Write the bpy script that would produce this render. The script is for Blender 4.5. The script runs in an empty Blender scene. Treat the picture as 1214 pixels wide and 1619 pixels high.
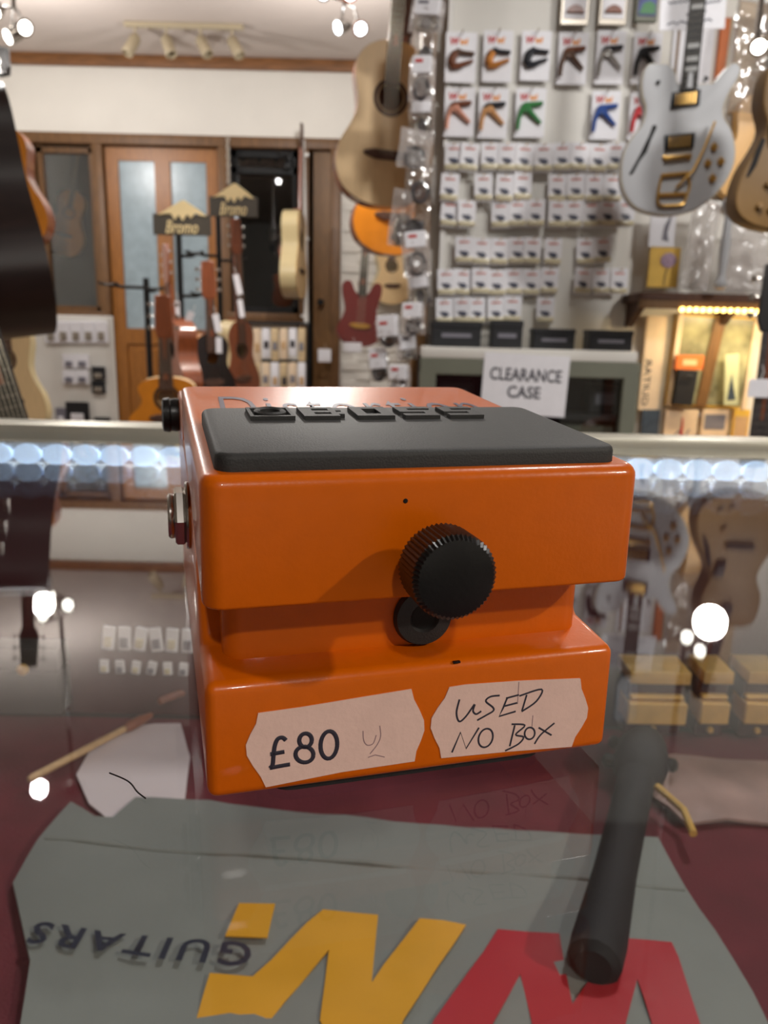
import bpy, bmesh, math, random
from mathutils import Vector, Matrix, noise
rng = random.Random(7)
S = bpy.context.scene
COL = S.collection
PI = math.pi

# ------------------------------------------------------------------ camera
F_PX = 1226.934
PITCH, ROLL = math.radians(13.316), math.radians(1.398)
CAM = Vector((-0.008149, -0.113934, 0.074259))
cp, sp, cr, sr = math.cos(PITCH), math.sin(PITCH), math.cos(ROLL), math.sin(ROLL)
FWD = Vector((0, cp, -sp)); _u = Vector((0, sp, cp)); _r = Vector((1, 0, 0))
RGT = cr * _r + sr * _u; UPV = -sr * _r + cr * _u
cd = bpy.data.cameras.new('camera'); cam = bpy.data.objects.new('camera', cd); COL.objects.link(cam)
cam.matrix_world = Matrix(((RGT.x, UPV.x, -FWD.x, CAM.x), (RGT.y, UPV.y, -FWD.y, CAM.y), (RGT.z, UPV.z, -FWD.z, CAM.z), (0, 0, 0, 1)))
cd.sensor_fit = 'VERTICAL'; cd.sensor_height = 36.0; cd.lens = F_PX / 1619 * 36.0
cd.clip_start = 0.01; cd.clip_end = 60
cd.dof.use_dof = True; cd.dof.focus_distance = 0.129; cd.dof.aperture_fstop = 33.0
S.camera = cam

# ------------------------------------------------------------------ world, lamps, exposure
W = bpy.data.worlds.new('world'); S.world = W; W.use_nodes = True
W.node_tree.nodes['Background'].inputs[0].default_value = (0.9, 0.85, 0.8, 1)
W.node_tree.nodes['Background'].inputs[1].default_value = 0.02
vs = S.view_settings; vs.view_transform = 'Standard'; vs.look = 'None'; vs.gamma = 1.0; vs.use_curve_mapping = False
vs.exposure = 0.1

def lamp(kind, name, loc, power, size=0.1, col=(1, 0.9, 0.78), target=None, spot=None):
    l = bpy.data.lights.new(name, kind); l.energy = power; l.color = col
    if kind == 'AREA': l.size = size
    else: l.shadow_soft_size = size
    if spot: l.spot_size = math.radians(spot); l.spot_blend = 0.6
    o = bpy.data.objects.new(name, l); COL.objects.link(o); o.location = loc
    if target is not None:
        o.rotation_euler = (Vector(target) - Vector(loc)).to_track_quat('-Z', 'Y').to_euler()
    return o
ZC = 2.0   # ceiling above the glass (m), refined below
lamp('SPOT', 'ceiling_spot_key', (2.15, -0.95, 1.55), 112, 0.05, (1, 0.9, 0.77), (0, 0, 0.03), 50)
lamp('POINT', 'unseen_lamp', (-2.2, 4.7, 1.40), 44, 0.03, (1, 0.98, 0.955))  # unseen fill, added to brighten the far wall and ceiling
lamp('POINT', 'unseen_lamp', (-0.4, 4.6, 1.40), 40, 0.03, (1, 0.98, 0.955))  # second added fill for the far wall, without a fixture
lamp('SPOT', 'unseen_lamp', (0.75, 1.1, 1.75), 55, 0.12, (1, 0.98, 0.95), (0.75, 1.5, 0), 150)  # unseen downlight, turned up to brighten the hanging spruce guitar
lamp('SPOT', 'unseen_lamp', (2.0, 0.2, 1.5), 125, 0.14, (1, 0.98, 0.95), (0.4, 2.8, 0.3), 100)
lamp('SPOT', 'unseen_lamp', (-1.363, 2.652, 1.75), 60, 0.03, (1, 0.98, 0.955), (-1.363, 2.9, 0), 150)
lamp('SPOT', 'unseen_lamp', (0.3, -2.0, 1.6), 60, 0.05, (1, 0.95, 0.88), (0.3, -1.6, 0), 150)

# ------------------------------------------------------------------ pixel <-> place
def ray(px, py): return (px - 607) / F_PX * RGT - (py - 809.5) / F_PX * UPV + FWD
def at(px, py, Y):
    d = ray(px, py); return CAM + d * ((Y - CAM.y) / d.y)
def onz(px, py, z):
    d = ray(px, py); return CAM + d * ((z - CAM.z) / d.z)
def ppm(Y): return (Y - CAM.y) * 1.0 / F_PX      # metres per pixel, roughly, at depth Y
YAW = math.radians(16.068)
RP = Matrix.Rotation(YAW, 4, 'Z')
RPI = RP.inverted()
def onped(px, py, ax, v):                          # a point on a plane of the pedal's own frame (metres)
    o = RPI @ CAM; d = RPI.to_3x3() @ ray(px, py)
    return o + d * ((v - o[ax]) / d[ax])
def onslope(px, py, off=0.0):                      # on the sloping top plate of the pedal
    o = RPI @ CAM; d = RPI.to_3x3() @ ray(px, py)
    n = Vector((0, -0.077, 1)); c = 0.0537 + off
    return o + d * ((c - o.dot(n)) / d.dot(n))

# ------------------------------------------------------------------ materials
def lin(c):
    out = []
    for v in c:
        v = v / 255.0
        out.append(v / 12.92 if v <= 0.04045 else ((v + 0.055) / 1.055) ** 2.4)
    return (*out, 1)
def mat(name, col, rough=0.5, metal=0.0, var=0.0, scale=20.0, bump=0.0, bscale=None, coat=0.0, emit=0.0, stretch=None, col2=None, spec=0.5):
    m = bpy.data.materials.new(name); m.use_nodes = True
    nt = m.node_tree; b = nt.nodes['Principled BSDF']
    c = lin(col)
    b.inputs['Base Color'].default_value = c; b.inputs['Roughness'].default_value = rough; b.inputs['Metallic'].default_value = metal
    b.inputs['Specular IOR Level'].default_value = spec
    if coat: b.inputs['Coat Weight'].default_value = coat; b.inputs['Coat Roughness'].default_value = 0.06
    if emit: b.inputs['Emission Color'].default_value = c; b.inputs['Emission Strength'].default_value = emit
    if var or col2 or bump:
        tc = nt.nodes.new('ShaderNodeTexCoord'); mp = nt.nodes.new('ShaderNodeMapping')
        nt.links.new(tc.outputs['Object'], mp.inputs['Vector'])
        if stretch: mp.inputs['Scale'].default_value = stretch
    if var or col2:
        n = nt.nodes.new('ShaderNodeTexNoise'); n.inputs['Scale'].default_value = scale; n.inputs['Detail'].default_value = 5
        nt.links.new(mp.outputs[0], n.inputs['Vector'])
        rp = nt.nodes.new('ShaderNodeValToRGB'); rp.color_ramp.elements[0].position = 0.3; rp.color_ramp.elements[1].position = 0.7
        if col2: a, z = lin(col2), c
        else: a = tuple(max(0, v * (1 - var)) for v in c[:3]) + (1,); z = tuple(min(1, v * (1 + var)) for v in c[:3]) + (1,)
        rp.color_ramp.elements[0].color = a; rp.color_ramp.elements[1].color = z
        nt.links.new(n.outputs['Fac'], rp.inputs['Fac']); nt.links.new(rp.outputs['Color'], b.inputs['Base Color'])
    if bump:
        n2 = nt.nodes.new('ShaderNodeTexNoise'); n2.inputs['Scale'].default_value = bscale or scale * 4; n2.inputs['Detail'].default_value = 3
        nt.links.new(mp.outputs[0], n2.inputs['Vector'])
        bp = nt.nodes.new('ShaderNodeBump'); bp.inputs['Strength'].default_value = bump; bp.inputs['Distance'].default_value = 0.002
        nt.links.new(n2.outputs['Fac'], bp.inputs['Height']); nt.links.new(bp.outputs['Normal'], b.inputs['Normal'])
    return m
def thin_glass(name, tint=(0.96, 0.98, 0.97), rough=0.0, f0=0.04, body=None, bodyw=0.0):
    m = bpy.data.materials.new(name); m.use_nodes = True; nt = m.node_tree
    for n in list(nt.nodes): nt.nodes.remove(n)
    out = nt.nodes.new('ShaderNodeOutputMaterial'); mx = nt.nodes.new('ShaderNodeMixShader')
    tr = nt.nodes.new('ShaderNodeBsdfTransparent'); tr.inputs[0].default_value = (*tint, 1)
    gl = nt.nodes.new('ShaderNodeBsdfGlossy'); gl.inputs['Roughness'].default_value = rough; gl.inputs['Color'].default_value = (1, 1, 1, 1)
    g = nt.nodes.new('ShaderNodeNewGeometry'); dt = nt.nodes.new('ShaderNodeVectorMath'); dt.operation = 'DOT_PRODUCT'
    nt.links.new(g.outputs['Normal'], dt.inputs[0]); nt.links.new(g.outputs['Incoming'], dt.inputs[1])
    def mth(op, a, b=None, c=None):
        n = nt.nodes.new('ShaderNodeMath'); n.operation = op
        for i, v in enumerate((a, b, c)):
            if v is None: continue
            if isinstance(v, (int, float)): n.inputs[i].default_value = v
            else: nt.links.new(v, n.inputs[i])
        return n.outputs[0]
    ab = mth('ABSOLUTE', dt.outputs['Value']); om = mth('SUBTRACT', 1.0, ab); pw = mth('POWER', om, 4.8)
    fr = mth('MULTIPLY_ADD', pw, 1 - f0, f0)
    base = tr.outputs[0]
    if body:
        df = nt.nodes.new('ShaderNodeBsdfDiffuse'); df.inputs[0].default_value = lin(body)
        m2 = nt.nodes.new('ShaderNodeMixShader'); m2.inputs[0].default_value = bodyw
        nt.links.new(tr.outputs[0], m2.inputs[1]); nt.links.new(df.outputs[0], m2.inputs[2]); base = m2.outputs[0]
    nt.links.new(fr, mx.inputs[0]); nt.links.new(base, mx.inputs[1]); nt.links.new(gl.outputs[0], mx.inputs[2])
    nt.links.new(mx.outputs[0], out.inputs[0])
    return m

M = {}
def mk(key, *a, **k): M[key] = mat(key, *a, **k)
mk('orange_paint', (206, 95, 0), 0.34, var=0.03, scale=300, bump=0.03, bscale=1200, coat=0.2, spec=0.25)
mk('black_rubber', (38, 38, 38), 0.62, var=0.1, scale=400, bump=0.12, bscale=3000)
mk('black_plastic', (16, 15, 15), 0.35, bump=0.04, bscale=900)
mk('chrome', (200, 195, 190), 0.18, 1.0)
mk('ink_dark', (40, 36, 50), 0.6)
mk('ink_faint', (150, 120, 122), 0.7)
mk('ink_blue', (50, 52, 78), 0.5)
mk('ink_worn', (84, 72, 92), 0.5)
mk('label_paper', (222, 188, 176), 0.75, var=0.03, scale=250, bump=0.05)
mk('wall_paint', (226, 222, 214), 0.8, var=0.03, scale=3, bump=0.15, bscale=40)
mk('ceiling_paint', (196, 184, 176), 0.85, var=0.04, scale=2, bump=0.2, bscale=30)
mk('floor_wood', (96, 70, 52), 0.5, var=0.25, scale=6, stretch=(1, 8, 1))
mk('beam_wood', (122, 80, 44), 0.55, var=0.3, scale=8, stretch=(1, 6, 6), bump=0.1)
mk('frame_wood', (104, 72, 40), 0.5, var=0.25, scale=9, stretch=(6, 6, 1), bump=0.08)
mk('door_wood', (148, 94, 38), 0.4, var=0.18, scale=10, stretch=(8, 8, 1), bump=0.05)
mk('brown_wood', (112, 78, 38), 0.5, var=0.2, scale=10, stretch=(8, 8, 1))
mk('frosted', (148, 164, 172), 0.28, var=0.12, scale=14, bump=0.3, bscale=60)
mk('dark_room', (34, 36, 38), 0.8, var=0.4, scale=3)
mk('metal_black', (18, 18, 19), 0.45, 0.3)
mk('sign_grey', (72, 66, 56), 0.6, var=0.08, scale=20)
mk('sign_cream', (230, 208, 156), 0.6)
mk('white_plastic', (228, 226, 222), 0.45)
mk('white_card', (232, 231, 236), 0.5, var=0.03, scale=30)
mk('warm_card', (224, 200, 170), 0.6, var=0.06, scale=20)
mk('print_red', (190, 42, 40), 0.6)
mk('print_pink', (206, 140, 132), 0.6)
mk('print_orange', (232, 150, 70), 0.6)
mk('print_grey', (120, 118, 128), 0.6)
mk('pick_grey', (82, 84, 100), 0.4)
mk('blister', (206, 196, 166), 0.2, var=0.15, scale=60)
mk('panel_white', (218, 215, 208), 0.55, var=0.03, scale=6)
mk('case_metal', (112, 114, 100), 0.5, var=0.06, scale=10)
mk('case_dark', (24, 24, 26), 0.6)
mk('case_green', (92, 94, 80), 0.6, var=0.1, scale=5)
mk('box_black', (26, 27, 31), 0.5, var=0.1, scale=30)
mk('white_lacquer', (170, 171, 174), 0.45)
mk('gold', (206, 164, 92), 0.35, 1.0)
mk('ebony', (18, 16, 16), 0.6, var=0.2, scale=30)
mk('fret_metal', (120, 116, 108), 0.5, 0.6)
mk('pearl', (140, 140, 138), 0.4)
mk('spruce', (222, 190, 142), 0.45, var=0.06, scale=30, stretch=(10, 1, 1))
mk('rosewood', (78, 50, 36), 0.7, var=0.25, scale=30, stretch=(4, 4, 1))
mk('mahogany', (122, 62, 34), 0.35, var=0.2, scale=20, stretch=(6, 6, 1), coat=0.4)
mk('redwood', (124, 62, 28), 0.35, var=0.2, scale=20, stretch=(6, 6, 1), coat=0.4)
mk('amber', (214, 132, 36), 0.3, var=0.12, scale=12, coat=0.6)
mk('dark_burst', (26, 14, 12), 0.42, var=0.3, scale=12, stretch=(1, 1, 6))
mk('tan_burst', (112, 84, 44), 0.5, var=0.14, scale=9)
mk('cream_side', (204, 186, 142), 0.28, coat=0.4)
mk('red_body', (104, 26, 24), 0.3, coat=0.5)
mk('yellow_body', (226, 168, 72), 0.35, var=0.1, scale=10, coat=0.4)
mk('hole_dark', (12, 10, 9), 0.8)
mk('string', (190, 180, 160), 0.3, 1.0)
mk('frame_metal', (176, 172, 158), 0.42, 0.7, var=0.06, scale=20)
mk('maroon_cloth', (102, 35, 46), 0.85, var=0.18, scale=30, bump=0.3, bscale=700)
mk('maroon_board', (72, 26, 34), 0.8, var=0.15, scale=20)
mk('bag_grey', (128, 131, 128), 0.6, var=0.07, scale=14, bump=0.08, bscale=300)
mk('bag_yellow', (222, 158, 20), 0.55, var=0.04, scale=40)
mk('bag_red', (178, 24, 40), 0.55, var=0.04, scale=40)
mk('bag_navy', (34, 38, 56), 0.55)
mk('paper_white', (222, 208, 212), 0.6, var=0.04, scale=20)
mk('grey_box', (78, 78, 76), 0.6, var=0.15, scale=30)
mk('dark_stick', (22, 20, 25), 0.75, var=0.3, scale=60)
mk('brass_box', (222, 178, 96), 0.4, 0.2, var=0.15, scale=60)
mk('pale_wood', (196, 160, 118), 0.5, var=0.12, scale=40, stretch=(1, 8, 8))
mk('orange_card', (212, 112, 48), 0.5, var=0.06, scale=20)
mk('purple', (168, 140, 160), 0.6, var=0.2, scale=80)
mk('blue_card', (58, 70, 84), 0.5, var=0.35, scale=60)
mk('yellow_card', (222, 178, 70), 0.55, var=0.08, scale=30)
mk('maroon_obj', (60, 14, 22), 0.4)
mk('beige_pack', (206, 182, 142), 0.55, var=0.2, scale=25)
mk('dusty_pack', (158, 128, 122), 0.45, var=0.25, scale=30)
mk('pink_case', (176, 142, 124), 0.6, var=0.15, scale=30)
mk('steel', (168, 160, 148), 0.35, 0.6)
mk('lamp_beige', (172, 158, 132), 0.45, 0.1)
mk('dark_content', (52, 48, 52), 0.6, var=0.5, scale=60)
mk('blue_pic', (70, 80, 140), 0.5, var=0.4, scale=30)
M['lamp_white'] = mat('lamp_white', (255, 250, 240), emit=10)
M['lamp_cool'] = mat('lamp_cool', (236, 246, 255), emit=9)
M['led_warm'] = mat('led_warm', (255, 206, 110), emit=9)
M['led_cool'] = mat('led_cool', (196, 222, 255), emit=2.2)
M['glass'] = thin_glass('glass', (0.97, 0.98, 0.975), 0.012, f0=0.02)
M['pane'] = thin_glass('pane', (0.9, 0.92, 0.92), 0.02, f0=0.06)
M['clear_bag'] = thin_glass('clear_bag', (0.95, 0.95, 0.95), 0.12, f0=0.12, body=(200, 195, 192), bodyw=0.10)
M['milky_bag'] = thin_glass('milky_bag', (0.95, 0.95, 0.95), 0.2, f0=0.1, body=(226, 218, 214), bodyw=0.32)

# ------------------------------------------------------------------ mesh helpers
def nb(): return bmesh.new()
def box(bm, c, s, rot=None, tap=None):
    m = Matrix.Translation(Vector(c))
    if rot is not None: m = m @ rot
    r = bmesh.ops.create_cube(bm, size=1.0, matrix=m @ Matrix.Diagonal((s[0], s[1], s[2], 1)))
    return r['verts']
def prism(bm, pts, y0, y1, ax='y'):
    def P(a, b, y): return (a, y, b) if ax == 'y' else ((y, a, b) if ax == 'x' else (a, b, y))
    v0 = [bm.verts.new(P(a, b, y0)) for a, b in pts]; v1 = [bm.verts.new(P(a, b, y1)) for a, b in pts]
    n = len(pts)
    bm.faces.new(v0); bm.faces.new(list(reversed(v1)))
    for i in range(n): bm.faces.new((v0[i], v1[i], v1[(i + 1) % n], v0[(i + 1) % n]))
def tube(bm, pts, r, n=8, closed=False, flat=None):
    pts = [Vector(p) for p in pts]; k = len(pts); rings = []
    prev = None
    for i, p in enumerate(pts):
        if closed: t = pts[(i + 1) % k] - pts[i - 1]
        else: t = pts[min(i + 1, k - 1)] - pts[max(i - 1, 0)]
        if t.length < 1e-12: t = Vector((0, 0, 1))
        t.normalize()
        if prev is None:
            a = Vector((0, 1, 0)) if abs(t.y) < 0.9 else Vector((1, 0, 0))
            e1 = t.cross(a).normalized()
        else: e1 = (prev - t * prev.dot(t)).normalized()
        prev = e1; e2 = t.cross(e1)
        rr = r[i] if isinstance(r, (list, tuple)) else r
        rings.append([bm.verts.new(p + rr * (math.cos(2 * PI * j / n) * e1 + math.sin(2 * PI * j / n) * e2)) for j in range(n)])
    for i in range(k if closed else k - 1):
        A, B = rings[i], rings[(i + 1) % k]
        for j in range(n): bm.faces.new((A[j], A[(j + 1) % n], B[(j + 1) % n], B[j]))
    if not closed: bm.faces.new(list(reversed(rings[0]))); bm.faces.new(rings[-1])
def lathe(bm, prof, c, axis, n=32, wob=None):
    axis = Vector(axis).normalized(); c = Vector(c)
    a = Vector((0, 0, 1)) if abs(axis.z) < 0.9 else Vector((1, 0, 0))
    e1 = axis.cross(a).normalized(); e2 = axis.cross(e1); rings = []
    for q, (r, h) in enumerate(prof):
        ring = []
        for j in range(n):
            rr = r * (wob(q, j) if wob else 1)
            ring.append(bm.verts.new(c + axis * h + rr * (math.cos(2 * PI * j / n) * e1 + math.sin(2 * PI * j / n) * e2)))
        rings.append(ring)
    for A, B in zip(rings, rings[1:]):
        for j in range(n): bm.faces.new((A[j], A[(j + 1) % n], B[(j + 1) % n], B[j]))
    bm.faces.new(list(reversed(rings[0]))); bm.faces.new(rings[-1])
def ringband(bm, c, r0, r1, y0, y1, n=32):        # flat ring in the xz plane
    vs_ = []
    for (r, y) in ((r0, y0), (r1, y0), (r1, y1), (r0, y1)):
        vs_.append([bm.verts.new((c[0] + r * math.cos(2 * PI * j / n), y, c[1] + r * math.sin(2 * PI * j / n))) for j in range(n)])
    for q in range(4):
        A, B = vs_[q], vs_[(q + 1) % 4]
        for j in range(n): bm.faces.new((A[j], A[(j + 1) % n], B[(j + 1) % n], B[j]))
def bevel(bm, w, seg=3, ang=30):
    bmesh.ops.recalc_face_normals(bm, faces=bm.faces)
    es = [e for e in bm.edges if len(e.link_faces) == 2 and e.calc_face_angle(0) > math.radians(ang)]
    bmesh.ops.bevel(bm, geom=es, offset=w, segments=seg, profile=0.5, affect='EDGES', clamp_overlap=True)
def mesh_of(name, bm, ang=35):
    bmesh.ops.recalc_face_normals(bm, faces=bm.faces)
    me = bpy.data.meshes.new(name); bm.to_mesh(me); bm.free()
    for p in me.polygons: p.use_smooth = True
    me.set_sharp_from_angle(angle=math.radians(ang))
    return me
def link(name, me, m=None, parent=None, loc=None):
    o = bpy.data.objects.new(name, me); COL.objects.link(o)
    if m is not None and me is not None and not me.materials: me.materials.append(M[m] if isinstance(m, str) else m)
    if parent is not None: o.parent = parent
    if loc is not None: o.location = loc
    return o
def obj(name, bm, m, parent=None, ang=35, loc=None, label=None, kind=None):
    o = link(name, mesh_of(name, bm, ang), m, parent, loc)
    if label: o['label'] = label
    if kind: o['kind'] = kind
    return o
def thing(name, label, cat, loc=(0, 0, 0), rot=(0, 0, 0), group=None):
    o = bpy.data.objects.new(name, None); COL.objects.link(o); o.location = loc; o.rotation_euler = rot
    o.empty_display_size = 0.02
    o['label'] = label; o['category'] = cat
    if group: o['group'] = group
    return o
def tag(o, label, cat, group=None):
    o['label'] = label; o['category'] = cat
    if group: o['group'] = group
    return o
def struct(name, bm, m, parent=None):
    o = obj(name, bm, m, parent)
    if parent is None: o['kind'] = 'structure'
    return o
def dup(root, loc, rot=None, label=None, group=None):
    r = root.copy(); COL.objects.link(r); r.location = loc
    if rot is not None: r.rotation_euler = rot
    if label: r['label'] = label
    if group: r['group'] = group
    for ch in list(root.children):
        c = ch.copy(); COL.objects.link(c); c.parent = r
        for g in list(ch.children):
            d = g.copy(); COL.objects.link(d); d.parent = c
    return r
def text_me(s, size=1.0, ext=0.0, shear=0.0, bold=0.0, spacing=1.0):
    cu = bpy.data.curves.new('text', 'FONT'); cu.body = s; cu.size = size; cu.extrude = ext; cu.shear = shear; cu.offset = bold
    cu.space_character = spacing; cu.resolution_u = 3; cu.fill_mode = 'BOTH'
    o = bpy.data.objects.new('text', cu); COL.objects.link(o)
    dg = bpy.context.evaluated_depsgraph_get(); dg.update()
    me = bpy.data.meshes.new_from_object(o.evaluated_get(dg)); me.materials.clear()
    bpy.data.objects.remove(o)
    return me
def fit_text(me, fn):
    """normalise text to the unit box and map every vertex through fn(u, v, w)"""
    xs = [v.co.x for v in me.vertices]; ys = [v.co.y for v in me.vertices]
    x0, x1, y0, y1 = min(xs), max(xs), min(ys), max(ys)
    for v in me.vertices:
        v.co = fn((v.co.x - x0) / (x1 - x0), (v.co.y - y0) / (y1 - y0), v.co.z)
    me.update(); return me
def wall_text(name, s, x0, x1, z0, z1, y, m, parent, shear=0.0, bold=0.0, th=0.0006, spacing=1.0):
    me = text_me(s, 1.0, 0.01, shear, bold, spacing)
    fit_text(me, lambda u, v, w: Vector((x0 + u * (x1 - x0), y - (th if w > 0 else 0), z0 + v * (z1 - z0))))
    return link(name, me, m, parent)
def smooth_pts(pts, per=6, closed=False):
    out = []; n = len(pts); P = [Vector(p) for p in pts]
    rngi = range(n) if closed else range(n - 1)
    for i in rngi:
        if closed: a, b, c, d = P[i - 1], P[i], P[(i + 1) % n], P[(i + 2) % n]
        else: a, b, c, d = P[max(i - 1, 0)], P[i], P[i + 1], P[min(i + 2, n - 1)]
        for k in range(per):
            t = k / per
            out.append(0.5 * ((2 * b) + (c - a) * t + (2 * a - 5 * b + 4 * c - d) * t * t + (3 * b - a - 3 * c + d) * t ** 3))
    if not closed: out.append(P[-1])
    return out
def pillow(w, h, d, seed, nx=10, nz=14, crumple=0.25):
    """a crumpled bag standing in the xz plane, origin at its top middle"""
    bm = nb(); F = []; B = []
    for s, L in ((-1, F), (1, B)):
        for j in range(nz + 1):
            row = []
            for i in range(nx + 1):
                u, v = i / nx, j / nz
                e = (4 * u * (1 - u)) ** 0.5 * (4 * v * (1 - v)) ** 0.5
                nn = noise.noise(Vector((u * 5 + seed, v * 7, s * 3.3 + seed)))
                edge = (i in (0, nx)) or (j in (0, nz))
                y = 0 if edge else s * (d * 0.5 * e * (1 + crumple * 2.2 * nn) + 0.0004)
                row.append((( u - 0.5) * w * (1 + 0.06 * noise.noise(Vector((v * 4, seed, 1)))), y, -v * h))
            L.append(row)
    vf = [[bm.verts.new(p) for p in r] for r in F]
    vb = [[(vf[j][i] if (i in (0, nx) or j in (0, nz)) else bm.verts.new(B[j][i])) for i in range(nx + 1)] for j in range(nz + 1)]
    for V in (vf, vb):
        for j in range(nz):
            for i in range(nx): bm.faces.new((V[j][i], V[j][i + 1], V[j + 1][i + 1], V[j + 1][i]))
    return bm
ORD = ['first', 'second', 'third', 'fourth', 'fifth', 'sixth', 'seventh', 'eighth', 'ninth', 'tenth']

# ================================================================== THE ROOM
YB = 6.2                                            # back wall
pw = lambda x, y: at(x, y, YB)
FLOOR_Z = -0.95
XL, XR, YF = -3.3, 2.7, -3.2
ZC = pw(300, 92).z
bm = nb(); box(bm, ((XL + XR) / 2, 2.5, FLOOR_Z - 0.05), (XR - XL + 1, 12.5, 0.1)); struct('floor', bm, 'floor_wood')
bm = nb(); box(bm, ((XL + XR) / 2, 2.5, ZC + 0.05), (XR - XL + 1, 12.5, 0.1)); struct('ceiling', bm, 'ceiling_paint')
bm = nb(); box(bm, (XL - 0.05, 2.5, (FLOOR_Z + ZC) / 2), (0.1, 12.5, ZC - FLOOR_Z)); struct('wall_left', bm, 'wall_paint')
bm = nb(); box(bm, (XR + 0.05, 2.5, (FLOOR_Z + ZC) / 2), (0.1, 12.5, ZC - FLOOR_Z)); struct('wall_right', bm, 'wall_paint')
bm = nb(); box(bm, ((XL + XR) / 2, YF - 0.05, (FLOOR_Z + ZC) / 2), (XR - XL, 0.1, ZC - FLOOR_Z)); struct('wall_front', bm, 'wall_paint')
# back wall pieces round the openings
xA, xB, xC, xD, xE = pw(52, 300).x, pw(162, 300).x, pw(357, 300).x, pw(482, 300).x, pw(532, 300).x
zh = pw(200, 226).z; zs = pw(110, 498).z
bm = nb()
def seg(x0, x1, z0, z1): box(bm, ((x0 + x1) / 2, YB + 0.06, (z0 + z1) / 2), (x1 - x0, 0.12, z1 - z0))
seg(XL, xE, zh, ZC); seg(XL, xA, FLOOR_Z, zh); seg(xA, xB, FLOOR_Z, zs); seg(xC, xD, FLOOR_Z, pw(420, 500).z); seg(xE, XR, FLOOR_Z, ZC)
struct('wall_back', bm, 'wall_paint')
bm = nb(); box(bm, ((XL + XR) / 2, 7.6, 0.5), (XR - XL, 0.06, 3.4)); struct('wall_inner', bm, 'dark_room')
bm = nb(); box(bm, ((XL + XR) / 2, YB - 0.03, pw(300, 101).z), (XR - XL, 0.06, 0.075)); bevel(bm, 0.006, 2); struct('trim_1', bm, 'beam_wood')
# frame around door and windows
bm = nb()
fw = 0.075
box(bm, ((xA + xE) / 2, YB - 0.02, zh + 0.01), (xE - xA + fw, 0.14, fw))
for x in (xA, xB, xC, xD, xE): box(bm, (x, YB - 0.02, (FLOOR_Z + zh) / 2), (fw, 0.13, zh - FLOOR_Z))
box(bm, ((xA + xB) / 2, YB - 0.025, zs), (xB - xA, 0.13, 0.06)); box(bm, ((xC + xD) / 2, YB - 0.025, pw(420, 503).z), (xD - xC, 0.13, 0.08))
bevel(bm, 0.006, 2); struct('trim_2', bm, 'frame_wood')
# window 1 (dark pane), window 2
bm = nb(); box(bm, ((xA + xB) / 2, YB + 0.03, (zs + zh) / 2), (xB - xA - fw, 0.008, zh - zs)); w1 = struct('window_1', bm, 'pane')
bm = nb()
for x in (xA + .07, xB - .07): box(bm, (x, YB + 0.02, (zs + zh) / 2), (.04, .05, zh - zs - .06))
for z in (zh - .06, zs + .05): box(bm, ((xA + xB) / 2, YB + 0.02, z), (xB - xA - .1, .05, .04))
obj('window_frame', bm, 'frame_wood', w1)
z2 = pw(420, 500).z
bm = nb(); box(bm, ((xC + xD) / 2, YB + 0.03, (z2 + zh) / 2), (xD - xC - fw, 0.008, zh - z2)); w2 = struct('window_2', bm, 'pane')
bm = nb()
for x in (xC + .06, xD - .06): box(bm, (x, YB + 0.02, (z2 + zh) / 2), (.06, .06, zh - z2 - .02))
for z in (pw(420, 244).z, pw(420, 270).z, z2 + .05): box(bm, ((xC + xD) / 2, YB + 0.02, z), (xD - xC - .1, .06, .045))
obj('window_frame', bm, 'metal_black', w2)
# door 1: orange wood, two frosted panes, two lower panels
x0, x1 = xB + fw / 2 + .005, xC - fw / 2 - .005; dz0, dz1 = FLOOR_Z + .01, zh - .035
g = lambda x: pw(x, 380).x
pz0, pz1 = pw(250, 520).z, pw(250, 256).z
bm = nb()
for a, b in ((x0, g(194)), (g(250), g(274)), (g(330), x1)): box(bm, ((a + b) / 2, YB, (dz0 + dz1) / 2), (b - a, .045, dz1 - dz0))
for a, b in ((dz0, dz0 + .2), (pz0 - .12, pz0), (pz1, dz1)): box(bm, ((x0 + x1) / 2, YB + .0005, (a + b) / 2), (x1 - x0 - .002, .044, b - a))
d1 = struct('door_1', bm, 'door_wood')
for a, b in ((g(194), g(250)), (g(274), g(330))):
    bm = nb(); box(bm, ((a + b) / 2, YB, (pz0 + pz1) / 2), (b - a, .008, pz1 - pz0)); obj('pane', bm, 'frosted', d1)
    bm = nb(); box(bm, ((a + b) / 2, YB + .004, (dz0 + .2 + pz0 - .12) / 2), (b - a, .02, pz0 - .12 - dz0 - .2))
    box(bm, ((a + b) / 2, YB - .006, (dz0 + .2 + pz0 - .12) / 2), (b - a - .08, .02, pz0 - .4 - dz0)); bevel(bm, .006, 1); obj('panel', bm, 'door_wood', d1)
bm = nb(); box(bm, (x1 - .05, YB - .025, pw(340, 560).z), (.03, .01, .16)); tube(bm, [(x1 - .05, YB - .03, pw(340, 560).z), (x1 - .05, YB - .07, pw(340, 560).z), (x1 - .15, YB - .07, pw(340, 560).z)], .009); obj('door_handle', bm, 'chrome', d1)
# door 2: plain brown leaf on the right
a, b = xD + fw / 2 + .03, xE - fw / 2 - .005
bm = nb(); box(bm, ((a + b) / 2, YB, (dz0 + dz1) / 2), (b - a, .045, dz1 - dz0)); d2 = struct('door_2', bm, 'brown_wood')
bm = nb(); lathe(bm, [(.02, 0), (.02, .01), (.008, .012), (.008, .035), (.024, .04), (.026, .055), (.016, .066)], (pw(508, 478).x, YB - .022, pw(508, 478).z), (0, -1, 0), 16); obj('door_knob', bm, 'metal_black', d2)
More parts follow.
